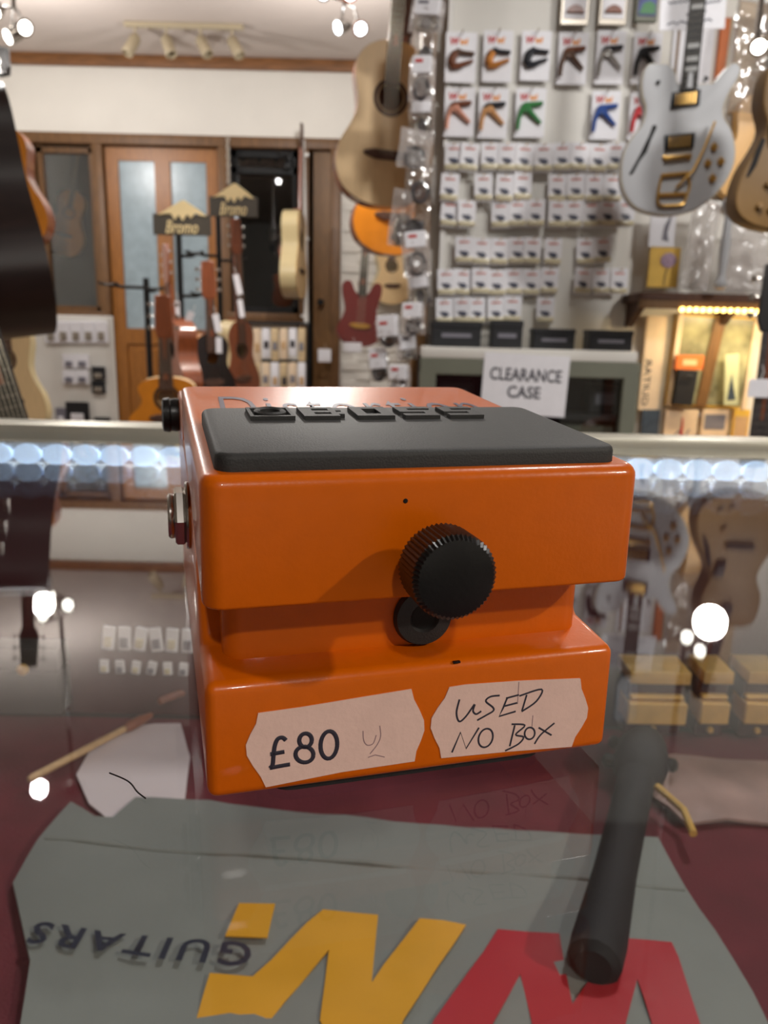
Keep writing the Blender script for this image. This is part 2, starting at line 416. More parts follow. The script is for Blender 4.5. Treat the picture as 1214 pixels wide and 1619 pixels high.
# white pipe between window 2 and door 2
bm = nb(); tube(bm, [pw(481, 228) + Vector((0, -.12, 0)), pw(487, 515) + Vector((0, -.12, 0))], .018, 12)
for y in (250, 380, 500): box(bm, pw(484, y) + Vector((-.0, -.1, 0)), (.06, .05, .02))
struct('trim_3', bm, 'white_plastic')
# white painted bricks where the wall shows beside door 2
wbk = bpy.data.objects['wall_back']
bm = nb(); box(bm, (0, 0, 0), (.212, .02, .064)); bevel(bm, .004, 1); brick_me = mesh_of('brick', bm); brick_me.materials.append(M['wall_paint'])
zb0, zb1 = pw(600, 640).z, pw(600, 290).z; r = 0
while zb0 + r * .075 < zb1:
    x = xE + .16 + (.1125 if r % 2 else 0)
    while x < pw(672, 400).x:
        link('brick', brick_me, None, wbk, (x, YB - .006 + rng.uniform(-.003, .002), zb0 + r * .075)); x += .225
    r += 1
# partition carrying the right-hand displays
YP = 2.85
xP = at(676, 300, YP).x
bm = nb(); box(bm, ((xP + XR) / 2, YP + .06, (FLOOR_Z + ZC) / 2), (XR - xP, .12, ZC - FLOOR_Z)); struct('wall_partition', bm, 'wall_paint')
bm = nb(); box(bm, (xP - .018, YP - .03, (FLOOR_Z + ZC) / 2), (.05, .22, ZC - FLOOR_Z)); bevel(bm, .004, 2); struct('trim_4', bm, 'brown_wood')

# ================================================================== THE COUNTER
CX0, CX1, CY0, CY1 = -1.05, 1.05, -0.36, 0.405
CASE_Z = -0.2
ctr = thing('display_counter', 'glass topped shop display counter under the orange pedal', 'counter', (0, 0, FLOOR_Z))
fz = -FLOOR_Z
def cbox(name, c, s, m, bv=0.0, parent=ctr):
    bm = nb(); box(bm, (c[0], c[1], c[2] + fz), s)
    if bv: bevel(bm, bv, 2)
    return obj(name, bm, m, parent)
cbox('glass_top', ((CX0 + CX1) / 2, (CY0 + CY1) / 2, -.003), (CX1 - CX0, CY1 - CY0, .006), 'glass')
cbox('back_rail', (0, CY1 + .016, -.004), (CX1 - CX0 + .06, .03, .02), 'frame_metal', .003)
cbox('front_rail', (0, CY0 - .016, -.004), (CX1 - CX0 + .06, .03, .02), 'frame_metal', .003)
for s in (-1, 1): cbox('side_rail', (s * (CX1 + .016), .022, -.004), (.03, CY1 - CY0 + .002, .02), 'frame_metal', .003)
cbox('back_panel', (0, CY1 + .012, (FLOOR_Z - .016) / 2), (CX1 - CX0, .012, -FLOOR_Z - .016), 'maroon_board')
for s in (-1, 1): cbox('side_panel', (s * (CX1 + .012), .022, (FLOOR_Z - .016) / 2), (.012, CY1 - CY0, -FLOOR_Z - .016), 'case_dark')
cbox('front_panel', (0, CY0 - .012, (FLOOR_Z - .016) / 2), (CX1 - CX0, .012, -FLOOR_Z - .016), 'case_dark')
cbox('shelf', (0, .0225, CASE_Z - .012), (CX1 - CX0, CY1 - CY0 - .004, .016), 'case_dark')
strip = cbox('led_strip', (0, CY1 - .003, -.013), (1.9, .004, .014), 'white_plastic')
for k in range(96):
    if k == 0:
        bm = nb(); lathe(bm, [(.0096, 0), (.0094, .002), (.007, .004), (.003, .005)], (0, 0, 0), (0, -1, 0), 16); [setattr(v.co, 'z', v.co.z * .72) for v in bm.verts]; led_me = mesh_of('led', bm); led_me.materials.append(M['led_cool'])
    link('led', led_me, None, strip, (-.93 + k * .0195, CY1 - .0055, -.013 + fz))
bl = bpy.data.lights.new('case_led_light', 'AREA'); bl.shape = 'RECTANGLE'; bl.size = 1.8; bl.size_y = .013; bl.energy = .5; bl.color = (.8, .9, 1)
blo = bpy.data.objects.new('case_led_light', bl); COL.objects.link(blo); blo.location = (0, CY1 - .0052, -.013); blo.rotation_euler = (Vector((0, -1, -.12))).to_track_quat('-Z', 'Z').to_euler()
# cloth
bm = nb()
r_ = bmesh.ops.create_grid(bm, x_segments=60, y_segments=24, size=.5, matrix=Matrix.Translation((0, .02, CASE_Z - .0015)) @ Matrix.Diagonal((2.08, .74, 1, 1)))
for v in bm.verts: v.co.z += .0022 * (noise.noise(v.co * 9) + .2) * (1 if abs(v.co.x) < 1 else 0) + .001
tag(obj('display_cloth', bm, 'maroon_cloth'), 'dark maroon cloth lining the shelf under the counter glass', 'cloth')

# ---- things lying in the case
def bagz(x, y): return CASE_Z + .006 + .0035 * noise.noise(Vector((x * 14, y * 20, 2.2))) + .002 * noise.noise(Vector((x * 40, y * 50, 7)))
def fill_poly(pts, lift, th=0.0, cuts=2):
    """closed crumpled sheet over an outline (world xy)"""
    bm = nb(); vs_ = [bm.verts.new((p[0], p[1], 0)) for p in pts]
    es = [bm.edges.new((vs_[i], vs_[(i + 1) % len(vs_)])) for i in range(len(vs_))]
    bmesh.ops.triangle_fill(bm, edges=es, use_beauty=True)
    for _ in range(cuts):
        le = [e for e in bm.edges if e.calc_length() > .02]
        if le: bmesh.ops.subdivide_edges(bm, edges=le, cuts=1)
    bmesh.ops.triangulate(bm, faces=bm.faces)
    if th:
        r = bmesh.ops.extrude_face_region(bm, geom=list(bm.faces))
        up = {e for e in r['geom'] if isinstance(e, bmesh.types.BMVert)}
    for v in bm.verts:
        z = bagz(v.co.x, v.co.y) + lift
        v.co.z = z if (not th or v in up) else max(z - th, CASE_Z + .0018)
    return bm
pz = lambda px, py: onz(px, py, CASE_Z + .006)
bagpx = [(112, 1268), (150, 1292), (178, 1290), (214, 1260), (330, 1265), (470, 1281), (620, 1299), (780, 1309), (930, 1320), (1040, 1326), (1085, 1400), (1130, 1470), (1190, 1570), (1260, 1700), (1200, 1900), (600, 1900), (0, 1900), (32, 1619), (48, 1520), (20, 1392), (60, 1330)]
bag = thing('carrier_bag', 'grey carrier bag printed with red and yellow letters, flat under the counter glass', 'bag', (0, 0, 0))
obj('bag_sheet', fill_poly([pz(*p) for p in bagpx], 0, .004, 4), 'bag_grey', bag)
z7 = lambda x, y: pz(x / 1.958, 1230 + y / 1.958)
z8 = lambda x, y: pz(600 + x / 1.977, 1200 + y / 1.977)
obj('printed_letter', fill_poly([z7(740, 395), z7(852, 403), z7(828, 512), z7(697, 503)], .0016, .0006, 2), 'bag_yellow', bag, label='yellow printed square dot')
obj('printed_letter', fill_poly([z7(650, 618), z7(782, 632), z7(1000, 420), z7(1170, 436), z7(1150, 645), z8(125, 510), z8(270, 520), z8(75, 828), z8(-80, 1200), z8(-270, 1200), z7(1130, 1000), z7(990, 760), z7(1018, 550), z7(830, 762), z7(700, 1000), z7(470, 1000), z7(608, 750)], .0016, .0006, 4), 'bag_yellow', bag, label='yellow printed letter W')
obj('printed_letter', fill_poly([z8(170, 828), z8(370, 530), z8(562, 545), z8(602, 772), z8(735, 566), z8(912, 580), z8(1000, 828), z8(1110, 1200), z8(930, 1200), z8(850, 828), z8(805, 690), z8(770, 828), z8(690, 1200), z8(500, 1200), z8(475, 828), z8(440, 668), z8(360, 828), z8(160, 1200), z8(-20, 1200)], .0016, .0006, 4), 'bag_red', bag, label='red printed letter W')
P0, P1, P2 = pz(402, 1503), pz(60, 1462), pz(392, 1541)
tm = text_me('GUITARS', 1.0, 0.0, 0, .018, 1.25)
def bagmap(u, v, w):
    p = P0 + (P1 - P0) * u + (P2 - P0) * v
    return Vector((p.x, p.y, bagz(p.x, p.y) + .0024))
link('printed_text', fit_text(tm, bagmap), 'bag_navy', bag)
# crease across the bag
bm = nb(); tube(bm, [Vector((p.x, p.y, bagz(p.x, p.y) + .0002)) for p in (z7(140 + 110 * i, 195 + 8 * i) for i in range(19))], .0012, 6); obj('crease', bm, 'bag_grey', bag)
# pale paper wrap beyond the bag
pp = [(120, 1215), (150, 1165), (205, 1140), (285, 1135), (300, 1190), (292, 1255), (250, 1284), (182, 1296), (140, 1262)]
bm = fill_poly([pz(*p) for p in pp], -.003, .002, 3); tag(obj('paper_wrap', bm, 'paper_white'), 'pale pinkish paper wrap lying beyond the left end of the grey bag', 'paper')
pp = [(1010, 1215), (1060, 1190), (1214, 1196), (1300, 1250), (1290, 1300), (1150, 1292), (1085, 1300), (1030, 1255)]
bm = fill_poly([pz(*p) for p in pp], -.002, .002, 3); tag(obj('plastic_packet', bm, 'dusty_pack'), 'crumpled pale dusky packet behind the head of the dark stick, under glass', 'packet')
# dark stick over the bag
A, B = pz(935, 1555), pz(1005, 1245)
st = thing('dark_stick', 'dark stick with a knobbly head slanting across the right of the grey bag', 'stick', (A.x, A.y, CASE_Z + .014))
d = (B - A); d.z = 0; L = d.length; d.normalize(); sd = Vector((-d.y, d.x, 0))
bm = nb(); tube(bm, [d * (L * t) for t in (0, .02, .1, .4, .75, 1.0)], [.008, .0115, .012, .0105, .0105, .011], 12); obj('shaft', bm, 'dark_stick', st)
bm = nb(); tube(bm, [d * (L + t) for t in (-.004, .012, .03, .045, .052)], [.011, .017, .016, .012, .005], 12); obj('head', bm, 'dark_stick', st)
for s, q in ((1, .01), (-1, .022), (1, .034)):
    bm = nb(); lathe(bm, [(.004, 0), (.0045, .006), (.002, .008)], d * (L + q) + sd * s * .014, sd * s, 10); obj('peg', bm, 'metal_black', st)
bm = nb(); tube(bm, [d * (L - .01) - sd * .012 + Vector((0, 0, .002)), d * (L - .025) - sd * .028, d * (L - .045) - sd * .034], .0022, 8); obj('brass_hook', bm, 'brass_box', st, label='brass hook')
# gold boxes and grey box, thin batons
def casebox(name, px0, py0, px1, py1, h, m, label, cat, lidm=None, group=None):
    a, b = onz(px0, py1, CASE_Z + .003), onz(px1, py1, CASE_Z + .003); c = onz(px0, py0, CASE_Z + .003 + h)
    w = (b - a).length; dd = max(.02, c.y - a.y)
    t = thing(name, label, cat, ((a.x + b.x) / 2, a.y + dd / 2, CASE_Z + .0035), (0, 0, 0), group)
    bm = nb(); box(bm, (0, 0, h * .32), (w, dd, h * .64)); bevel(bm, .0015, 2); obj('base', bm, m, t)
    bm = nb(); box(bm, (0, 0, h * .84), (w * 1.02, dd * 1.02, h * .32)); bevel(bm, .0015, 2); obj('lid', bm, lidm or m, t)
    bm = nb(); lathe(bm, [(.004, 0), (.004, .002), (.002, .003)], (0, -dd * .51, h * .7), (0, -1, 0), 10); obj('clasp', bm, 'brass_box', t)
    return t
casebox('grey_box', -10, 1040, 100, 1130, .05, 'grey_box', 'square grey box at the left end of the case', 'box')
for i, (x0, x1, w_) in enumerate(((985, 1080, 'nearest the pedal'), (1099, 1146, 'in the middle of the three'), (1168, 1226, 'farthest from the pedal'))):
    Yb = .375; a, b = at(x0, 1150, Yb), at(x1, 1150, Yb); w = b.x - a.x; zb = CASE_Z + .0035
    t = thing('gold_box', 'gold lidded box under glass right of pedal, ' + w_, 'box', ((a.x + b.x) / 2, Yb + .012, zb), (0, 0, 0), 'gold lidded boxes')
    zt = at(x0, 1058, Yb).z - zb; zm0, zm1 = at(x0, 1140, Yb).z - zb, at(x0, 1106, Yb).z - zb
    bm = nb(); box(bm, (0, .002, zt * .47), (w * .94, .024, zt * .94)); bevel(bm, .001, 1); obj('base', bm, 'maroon_obj', t)
    bm = nb(); box(bm, (0, -.001, zt - .0045), (w, .030, .009)); bevel(bm, .001, 2); obj('lid', bm, 'brass_box', t)
    bm = nb(); box(bm, (0, -.006, (zm0 + zm1) / 2), (w * .98, .022, zm1 - zm0)); box(bm, (0, -.004, zm1 + .0025), (w * .9, .020, .003)); bevel(bm, .001, 1); obj('tray', bm, 'brass_box', t)
    bm = nb(); lathe(bm, [(.0016, 0), (.0024, .002), (.0018, .004)], (0, -.010, zm0 * .5), (0, -1, 0), 10); obj('knob', bm, 'brass_box', t)
for j in range(2):
    for i in range(6):
        Yb = CY1 + .0035; c = at((172, 165)[j] + i * 25, (1008, 1053)[j] + i * 1.0, Yb)
        t = thing('white_packet', 'white packet on the back wall of the case, %s from left in the %s row' % (ORD[i], ('upper', 'lower')[j]), 'packet', c, (0, rng.uniform(-.25, .25), 0), 'white packets on the case back')
        w, h = (.0088, .0065)[j], (.018, .010)[j]
        bm = nb(); box(bm, (0, 0, 0), (w, .003, h)); bevel(bm, .0006, 1); obj('card', bm, 'white_card', t)
        bm = nb(); box(bm, (0, -.002, -h * .15), (w * .6, .002, h * .4)); bevel(bm, .0005, 1); obj('contents', bm, 'pick_grey' if i % 2 else 'blister', t)
def baton(label, p, q, r, m):
    a, b = onz(*p, CASE_Z + .008), onz(*q, CASE_Z + .008)
    t = thing('baton', label, 'stick', (a.x, a.y, CASE_Z + .009))
    dv = b - a; dv.z = 0
    bm = nb(); tube(bm, [dv * k for k in (0, .03, .5, .75)], [r * .6, r, r, r * .9], 10); obj('shaft', bm, m, t)
    bm = nb(); tube(bm, [dv * k for k in (.75, .8, .9, 1.0)], [r * 1.1, r * 1.5, r * 1.5, r * .7], 10); obj('tip', bm, 'redwood', t)
baton('thin pale wooden baton with red tip left of the pedal, under glass', (45, 1235), (240, 1132), .0024, 'pale_wood')
baton('short brownish baton under glass just beside the pedal corner', (250, 1112), (318, 1085), .003, 'mahogany')
# hair and scratches on the glass
def onglass(px, py): return onz(px, py, .0004)
bm = nb(); tube(bm, smooth_pts([onglass(*p) for p in ((173, 1222), (195, 1231), (207, 1239), (217, 1252), (230, 1262))], 5), .00013, 5)
tag(obj('hair', bm, 'metal_black'), 'short dark hair lying on the glass left of the pedal', 'hair')

# ================================================================== THE PEDAL
ped = thing('effects_pedal', 'bright orange compact effects pedal with black rubber top standing on the glass', 'pedal', (0, 0, 0), (0, 0, YAW))
mm = .001
def rbox_plan(bm, x0, x1, y0, y1, z0, z1, r, seg=5):
    pts = []
    for cx, cy, a0 in ((x1 - r, y1 - r, 0), (x0 + r, y1 - r, 90), (x0 + r, y0 + r, 180), (x1 - r, y0 + r, 270)):
        for k in range(seg + 1):
            a = math.radians(a0 + 90 * k / seg); pts.append((cx + r * math.cos(a), cy + r * math.sin(a)))
    prism(bm, pts, z0, z1, 'z')
SL = .077
def shear_top(bm, zmin, base):                      # lift everything above zmin along the slope
    for v in bm.verts:
        if v.co.z > zmin: v.co.z += SL * max(0, v.co.y)
# treadle: front skirt + plate + tapering side skirts, bevelled
bm = nb()
rbox_plan(bm, -.035, .035, 0, .0828, .0341, .0537, .0032)
bmesh.ops.recalc_face_normals(bm, faces=bm.faces)
top = [e for e in bm.edges if all(v.co.z > .05 for v in e.verts)]
bmesh.ops.bevel(bm, geom=top, offset=.0019, segments=5, profile=.5, affect='EDGES', clamp_overlap=True)
bot = [e for e in bm.edges if all(v.co.z < .0342 for v in e.verts)]
bmesh.ops.bevel(bm, geom=bot, offset=.0006, segments=3, profile=.5, affect='EDGES', clamp_overlap=True)
for v in bm.verts:
    k = (v.co.z - .0341) / .0196
    v.co.z += SL * v.co.y + (1 - k) * .145 * max(0, v.co.y - .004)
treadle = obj('treadle', bm, 'orange_paint', ped, 40)
# body: wedge profile, full width, and the recessed front block
bm = nb()
prof = [(.003, .0018), (.003, .0212), (.0100, .02205), (.0165, .0228), (.0225, .0360), (.047, .0428), (.0826, .0478), (.126, .0490), (.126, .0018)]
prism(bm, prof, -.035, .035, 'x'); bevel(bm, .0017, 4, 20)
body = obj('body', bm, 'orange_paint', ped, 40)
bm = nb(); rbox_plan(bm, -.0316, .0316, .0100, .05, .021, .0352, .0032); neck_blk = obj('front_block', bm, 'orange_paint', ped, 40)
bm = nb()

for sx in (-1, 1):
    bm = nb(); prism(bm, [(.0835, .0440), (.0850, .0550), (.1255, .0556), (.1258, .0440)], sx * .0312, sx * .0350, 'x'); bevel(bm, .0012, 3, 40); obj('side_cheek', bm, 'orange_paint', ped, 40)
# control panel on the far end: lower panel with three knobs
bm = nb(); box(bm, (0, .1045, .0482), (.062, .036, .002), Matrix.Rotation(math.radians(4.5), 4, 'X')); bevel(bm, .0006, 2); obj('control_panel', bm, 'metal_black', ped)
for x in (-.02, 0, .02):
    bm = nb(); lathe(bm, [(.0055, 0), (.0055, .003), (.0042, .0036), (.0038, .0085), (.003, .0092)], (x, .1, .0488), (0, 0, 1), 24); k = obj('knob', bm, 'black_plastic', ped)
    bm = nb(); box(bm, (x, .0978, .0579), (.0007, .0034, .0004)); obj('pointer', bm, 'white_plastic', k)
# rubber sheet under the base
bm = nb(); rbox_plan(bm, -.0250, .0245, .0058, .1215, 0, .0019, .004); obj('rubber_base', bm, 'black_rubber', ped)
# rubber pad
def padpt(px, py): return onslope(px, py, .0026)
pl0, pl1, pr1 = onslope(318, 644, .0026), onslope(338, 741, .0005), onslope(958, 722, .0005)
PY0 = .0026; PY1 = min(.0828 - .002, pl0.y)
bm = nb(); rbox_plan(bm, -.0326, .0318, PY0, PY1, .0534, .0563, .0026)
bmesh.ops.recalc_face_normals(bm, faces=bm.faces)
top = [e for e in bm.edges if all(v.co.z > .056 for v in e.verts)]
bmesh.ops.bevel(bm, geom=top, offset=.0009, segments=3, profile=.5, affect='EDGES')
shear_top(bm, 0, 0)
pad = obj('rubber_pad', bm, 'black_rubber', ped, 40)
# five raised logo blocks across the far end of the pad
PT = .0563
def raised(bm, x0, x1, y0, y1, h=.0009):
    box(bm, ((x0 + x1) / 2, (y0 + y1) / 2, PT + h / 2 - .0002), (abs(x1 - x0), abs(y1 - y0), h))
yb1 = onslope(480, 664, .0026).y; yb0 = PY1 - .004
bx = []
for a, b in ((396, 475), (484, 560), (572, 640), (650, 715), (724, 788)):
    bx.append((onslope(a + 4, 660, .0038).x, onslope(b, 662, .0038).x))
glyph = {'B': [(0, 0, .3, 1), (.3, 0, .85, .2), (.3, .4, .85, .6), (.3, .8, .85, 1), (.7, .2, 1, .42), (.7, .58, 1, .8)],
         'O': [(0, 0, .3, 1), (.7, 0, 1, 1), (.3, 0, .7, .22), (.3, .78, .7, 1)],
         'S': [(0, 0, 1, .22), (.68, .22, 1, .4), (0, .4, 1, .6), (0, .6, .32, .78), (0, .78, 1, 1)]}
for i, ch in enumerate('*BOSS'):
    u0, u1 = bx[i]; bm = nb()
    if ch == '*':
        w_, h_ = u1 - u0, yb0 - yb1
        for q in ((0, 0, 1, .1), (0, .9, 1, 1), (0, .1, .08, .9), (.92, .1, 1, .9)): raised(bm, u0 + q[0] * w_, u0 + q[2] * w_, yb1 + q[1] * h_, yb1 + q[3] * h_)
        n = 28; cx, cy = (u0 + u1) / 2, (yb0 + yb1) / 2
        tube(bm, [(cx + .3 * w_ * math.cos(2 * PI * k / n), cy + .32 * h_ * math.sin(2 * PI * k / n), PT + .0005) for k in range(n)], .0006, 6, True)
    else:
        for q in glyph[ch]: raised(bm, u0 + q[0] * (u1 - u0), u0 + q[2] * (u1 - u0), yb1 + q[1] * (yb0 - yb1), yb1 + q[3] * (yb0 - yb1))
    shear_top(bm, 0, 0); obj('raised_letter', bm, 'black_rubber', pad)
# printed name on the plate behind the pad
tm = text_me('Distortion', 1.0, 0.0, .12, -.006, 1.15)
ta, tb = onslope(343, 641), onslope(747, 640)
y_t0, y_t1 = PY1 + .0022, min(onslope(345, 628).y, .0815)
fit_text(tm, lambda u, v, w: Vector((ta.x + u * (tb.x - ta.x), y_t0 + v * (y_t1 - y_t0), .0537 + SL * (y_t0 + v * (y_t1 - y_t0)) + .00012)))
link('printed_name', tm, 'ink_worn', treadle)
# thumbscrew
sc_c = onped(707, 903, 1, -.0085)
bm = nb()
def knurl(q, j): return 1.0 if q in (0, 3, 4, 5) else (1.0 if j % 2 else .955)
lathe(bm, [(.0030, .0), (.0058, .0004), (.0063, .0010), (.0063, .0072), (.0057, .0081), (.0040, .0085), (.0015, .0087)], (0, 0, 0), (0, -1, 0), 108, lambda q, j: (1.0 if (q in (0, 5, 6) or j % 2) else .955))
scr = obj('thumbscrew', bm, 'black_plastic', ped, 25, (sc_c.x, -.0042, sc_c.z))
bm = nb(); tube(bm, [(0, .001, 0), (0, .0060, 0)], .0024, 16); obj('shaft', bm, 'metal_black', scr)
# rubber grommet in the recess under it
gc = onped(667, 972, 1, .0100)
bm = nb(); lathe(bm, [(.0021, 0), (.0050, 0), (.0052, .0006), (.0048, .0016), (.0026, .0018), (.0021, .0010)], (0, 0, 0), (0, -1, 0), 40)
gr = obj('grommet', bm, 'black_rubber', ped, 40, (gc.x, .0102, min(gc.z, .0290)))
bm = nb(); lathe(bm, [(.0022, 0), (.0022, .0004)], (0, 0, 0), (0, -1, 0), 24); obj('screw_hole', bm, 'hole_dark', gr, 40, (0, -.0008, 0))
# output jack on the left flank
jx = -.035
jc = Vector((jx, .0475, .0372))
jk = None
bm = nb(); lathe(bm, [(.0066, 0), (.0068, .0004), (.0066, .0008), (.005, .0009)], jc, (-1, 0, 0), 40); jk = obj('output_jack', bm, 'chrome', ped)
bm = nb(); lathe(bm, [(.0056, .0009), (.0060, .0013), (.0060, .0025), (.0055, .0029), (.0045, .0029)], jc, (-1, 0, 0), 6); obj('hex_nut', bm, 'chrome', jk, 20)
bm = nb(); lathe(bm, [(.0043, .0028), (.0045, .0032), (.0045, .0038), (.0041, .0042), (.0032, .0042), (.0030, .002)], jc, (-1, 0, 0), 32); obj('collar', bm, 'chrome', jk)
# black socket collar near the far end
jc2 = Vector((jx, .1145, .0497))
bm = nb(); lathe(bm, [(.0044, 0), (.0046, .0008), (.0044, .0022), (.0048, .0026), (.0045, .0042), (.0034, .0046), (.0024, .0040)], jc2, (-1, 0, 0), 32); obj('power_socket', bm, 'black_plastic', ped)
# paint chips
for px, py in ((641, 792),):
    p = onped(px, py, 1, 0); bm = nb(); lathe(bm, [(.0004, 0), (.0003, .0001)], (p.x, -.00002, p.z), (0, -1, 0), 8); obj('paint_chip', bm, 'metal_black', treadle)
p = onped(722, 1054, 1, .0032); bm = nb(); box(bm, (p.x, .0034, .0211), (.0012, .0005, .0003)); obj('paint_chip', bm, 'metal_black', body)
# price stickers
YS = .003
def st_pt(px, py): q = onped(px, py, 1, YS); return (q.x, q.z)
def sticker(label, outline):
    bm = nb(); prism(bm, [st_pt(*p) for p in outline], YS - .00016, YS + .0001, 'y')
    return obj('price_sticker', bm, 'label_paper', ped, 30, label=label)
def curve_end(a, mid, b, n=7):
    out = []
    for k in range(n + 1):
        t = k / n; s = 0.5 - 0.5 * math.cos(2 * PI * t)
        bx_ = a[0] + (b[0] - a[0]) * t; by_ = a[1] + (b[1] - a[1]) * t
        mx_ = mid[0] - (a[0] + b[0]) / 2
        out.append((bx_ + mx_ * s, by_))
    return out
s1 = sticker('paper price sticker reading £80', [(408, 1127), (480, 1117), (570, 1102), (650, 1089)] + curve_end((650, 1089), (671, 1140), (655, 1203)) + [(540, 1220), (420, 1244)] + curve_end((418, 1244), (388, 1182), (408, 1127))[1:-1])
s2 = sticker('paper sticker with handwriting USED NO BOX', [(710, 1086), (735, 1082), (820, 1076), (916, 1072)] + curve_end((917, 1073), (929, 1120), (903, 1180)) + [(800, 1188), (697, 1198)] + curve_end((697, 1198), (680, 1148), (709, 1087))[1:-1])
def strokes(name, parent, lines, r, m):
    bm = nb()
    for ln in lines:
        pts = [Vector((*st_pt(*p), 0)) for p in ln]
        tube(bm, [(p.x, YS - .00018, p.y) for p in pts], r, 6)
    for v in bm.verts: v.co.y = YS - .00018 + (v.co.y - YS + .00018) * .25
    return obj(name, bm, m, parent)
za = lambda L: [(250 + x / 3.035, 850 + y / 3.035) for x, y in L]
zb = lambda L: [(600 + x / 2.76, 800 + y / 2.76) for x, y in L]
def sm(L, per=5): return [(p.x, p.y) for p in smooth_pts([(x, y, 0) for x, y in L], per)]
def ell(cx, cy, rx, ry, tilt=0, n=24): return [(cx + rx * math.cos(t) * math.cos(tilt) - ry * math.sin(t) * math.sin(tilt), cy + rx * math.cos(t) * math.sin(tilt) + ry * math.sin(t) * math.cos(tilt)) for t in (2 * PI * k / n for k in range(n + 1))]
strokes('handwriting', s1, [za(sm([(612, 970), (595, 957), (572, 965), (558, 1000), (552, 1050), (548, 1088), (535, 1103)])), za([(537, 1037), (605, 1025)]), za([(535, 1103), (575, 1095), (632, 1085)]),
    za(ell(706, 970, 30, 33, .2)), za(ell(701, 1038, 43, 38, .1)), za(ell(818, 992, 40, 66, .08))], .00036, 'ink_dark')
strokes('faint_writing', s1, [za(sm([(982, 925), (985, 970), (1002, 993), (1030, 985), (1045, 945)])), za(sm([(1062, 900), (1066, 950), (1050, 990), (1015, 1035)])), za([(1005, 1052), (1040, 1040), (1085, 1050)])], .00009, 'ink_faint')
strokes('handwriting', s2, [zb(sm([(347, 842), (334, 900), (346, 938), (376, 915), (413, 863), (406, 892), (420, 906), (442, 893)])),
    zb(sm([(522, 825), (482, 830), (462, 850), (492, 876), (494, 892), (465, 910), (424, 933)])),
    zb([(556, 833), (537, 880), (519, 916), (592, 894)]), zb([(540, 872), (598, 857)]), zb([(550, 837), (606, 822)]),
    zb([(640, 822), (619, 893)]), zb(sm([(608, 827), (705, 798), (682, 850), (618, 895)])),
    zb([(314, 1073), (352, 985), (376, 1056), (432, 965)]), zb(ell(461, 1010, 30, 42, .35)),
    zb([(588, 955), (566, 1046)]), zb(sm([(574, 950), (632, 955), (592, 995), (626, 1006), (604, 1036), (546, 1066)])),
    zb(ell(653, 990, 22, 26, .2)), zb([(692, 965), (748, 998)]), zb(sm([(761, 945), (702, 995), (674, 1036)]))], .00017, 'ink_dark')
strokes('pen_mark', s2, [zb([(606, 766), (600, 862)]), zb([(667, 912), (663, 960)])], .00008, 'ink_faint')

# ================================================================== INSTRUMENTS
def outline(half, L, W, per=4):
    """half: (z fraction, half-width fraction) from the bottom to the neck end -> closed outline in xz"""
    pts = smooth_pts([(w * W / 2, z * L, 0) for z, w in half], per)
    R = [(p.x, p.y) for p in pts if p.x > 1e-5]
    return [(0, half[0][0] * L)] + R + [(-x, z) for x, z in reversed(R)]
ACOU = [(0, 0), (.004, .22), (.03, .52), (.1, .83), (.2, .98), (.28, 1.0), (.38, .93), (.48, .76), (.57, .655), (.64, .645), (.72, .69), (.8, .73), (.87, .70), (.94, .55), (.985, .3), (.995, .12)]
UKE = ACOU
STRAT = [(0, 0), (.01, .35), (.06, .7), (.16, .97), (.28, 1.0), (.42, .82), (.55, .7), (.68, .76), (.82, .86), (.95, .86), (1.0, .72), (.98, .5), (.86, .34), (.8, .18)]
def frontplate(bm, out, y, hole=None, n=28):
    vs_ = [bm.verts.new((x, y, z)) for x, z in out]; es = [bm.edges.new((vs_[i], vs_[(i + 1) % len(vs_)])) for i in range(len(vs_))]
    if hole:
        hv = [bm.verts.new((hole[0] + hole[2] * math.cos(2 * PI * k / n), y, hole[1] + hole[2] * math.sin(2 * PI * k / n))) for k in range(n)]
        es += [bm.edges.new((hv[i], hv[(i + 1) % n])) for i in range(n)]
        hb = [bm.verts.new((v.co.x, y + .004, v.co.z)) for v in hv]
        for i in range(n): bm.faces.new((hv[i], hv[(i + 1) % n], hb[(i + 1) % n], hb[i]))
    bmesh.ops.triangle_fill(bm, edges=es, use_beauty=True)
def headstock_parts(root, z, w, h, m, pegs=3, tm='chrome'):
    bm = nb(); prism(bm, [(-w * .36, z), (w * .36, z), (w * .5, z + h * .18), (w * .42, z + h), (0, z + h * 1.03), (-w * .42, z + h), (-w * .5, z + h * .18)], -.004, .010); bevel(bm, .002, 1)
    hs = obj('headstock', bm, m, root)
    for s in (-1, 1):
        for k in range(pegs):
            zz = z + h * (.25 + .27 * k)
            bm = nb(); tube(bm, [(s * w * .4, .003, zz), (s * (w * .5 + .012), .003, zz)], .0025, 6); box(bm, (s * (w * .5 + .018), .003, zz), (.012, .006, .015)); bevel(bm, .0015, 1, 60)
            obj('tuner', bm, tm, hs)
    return hs
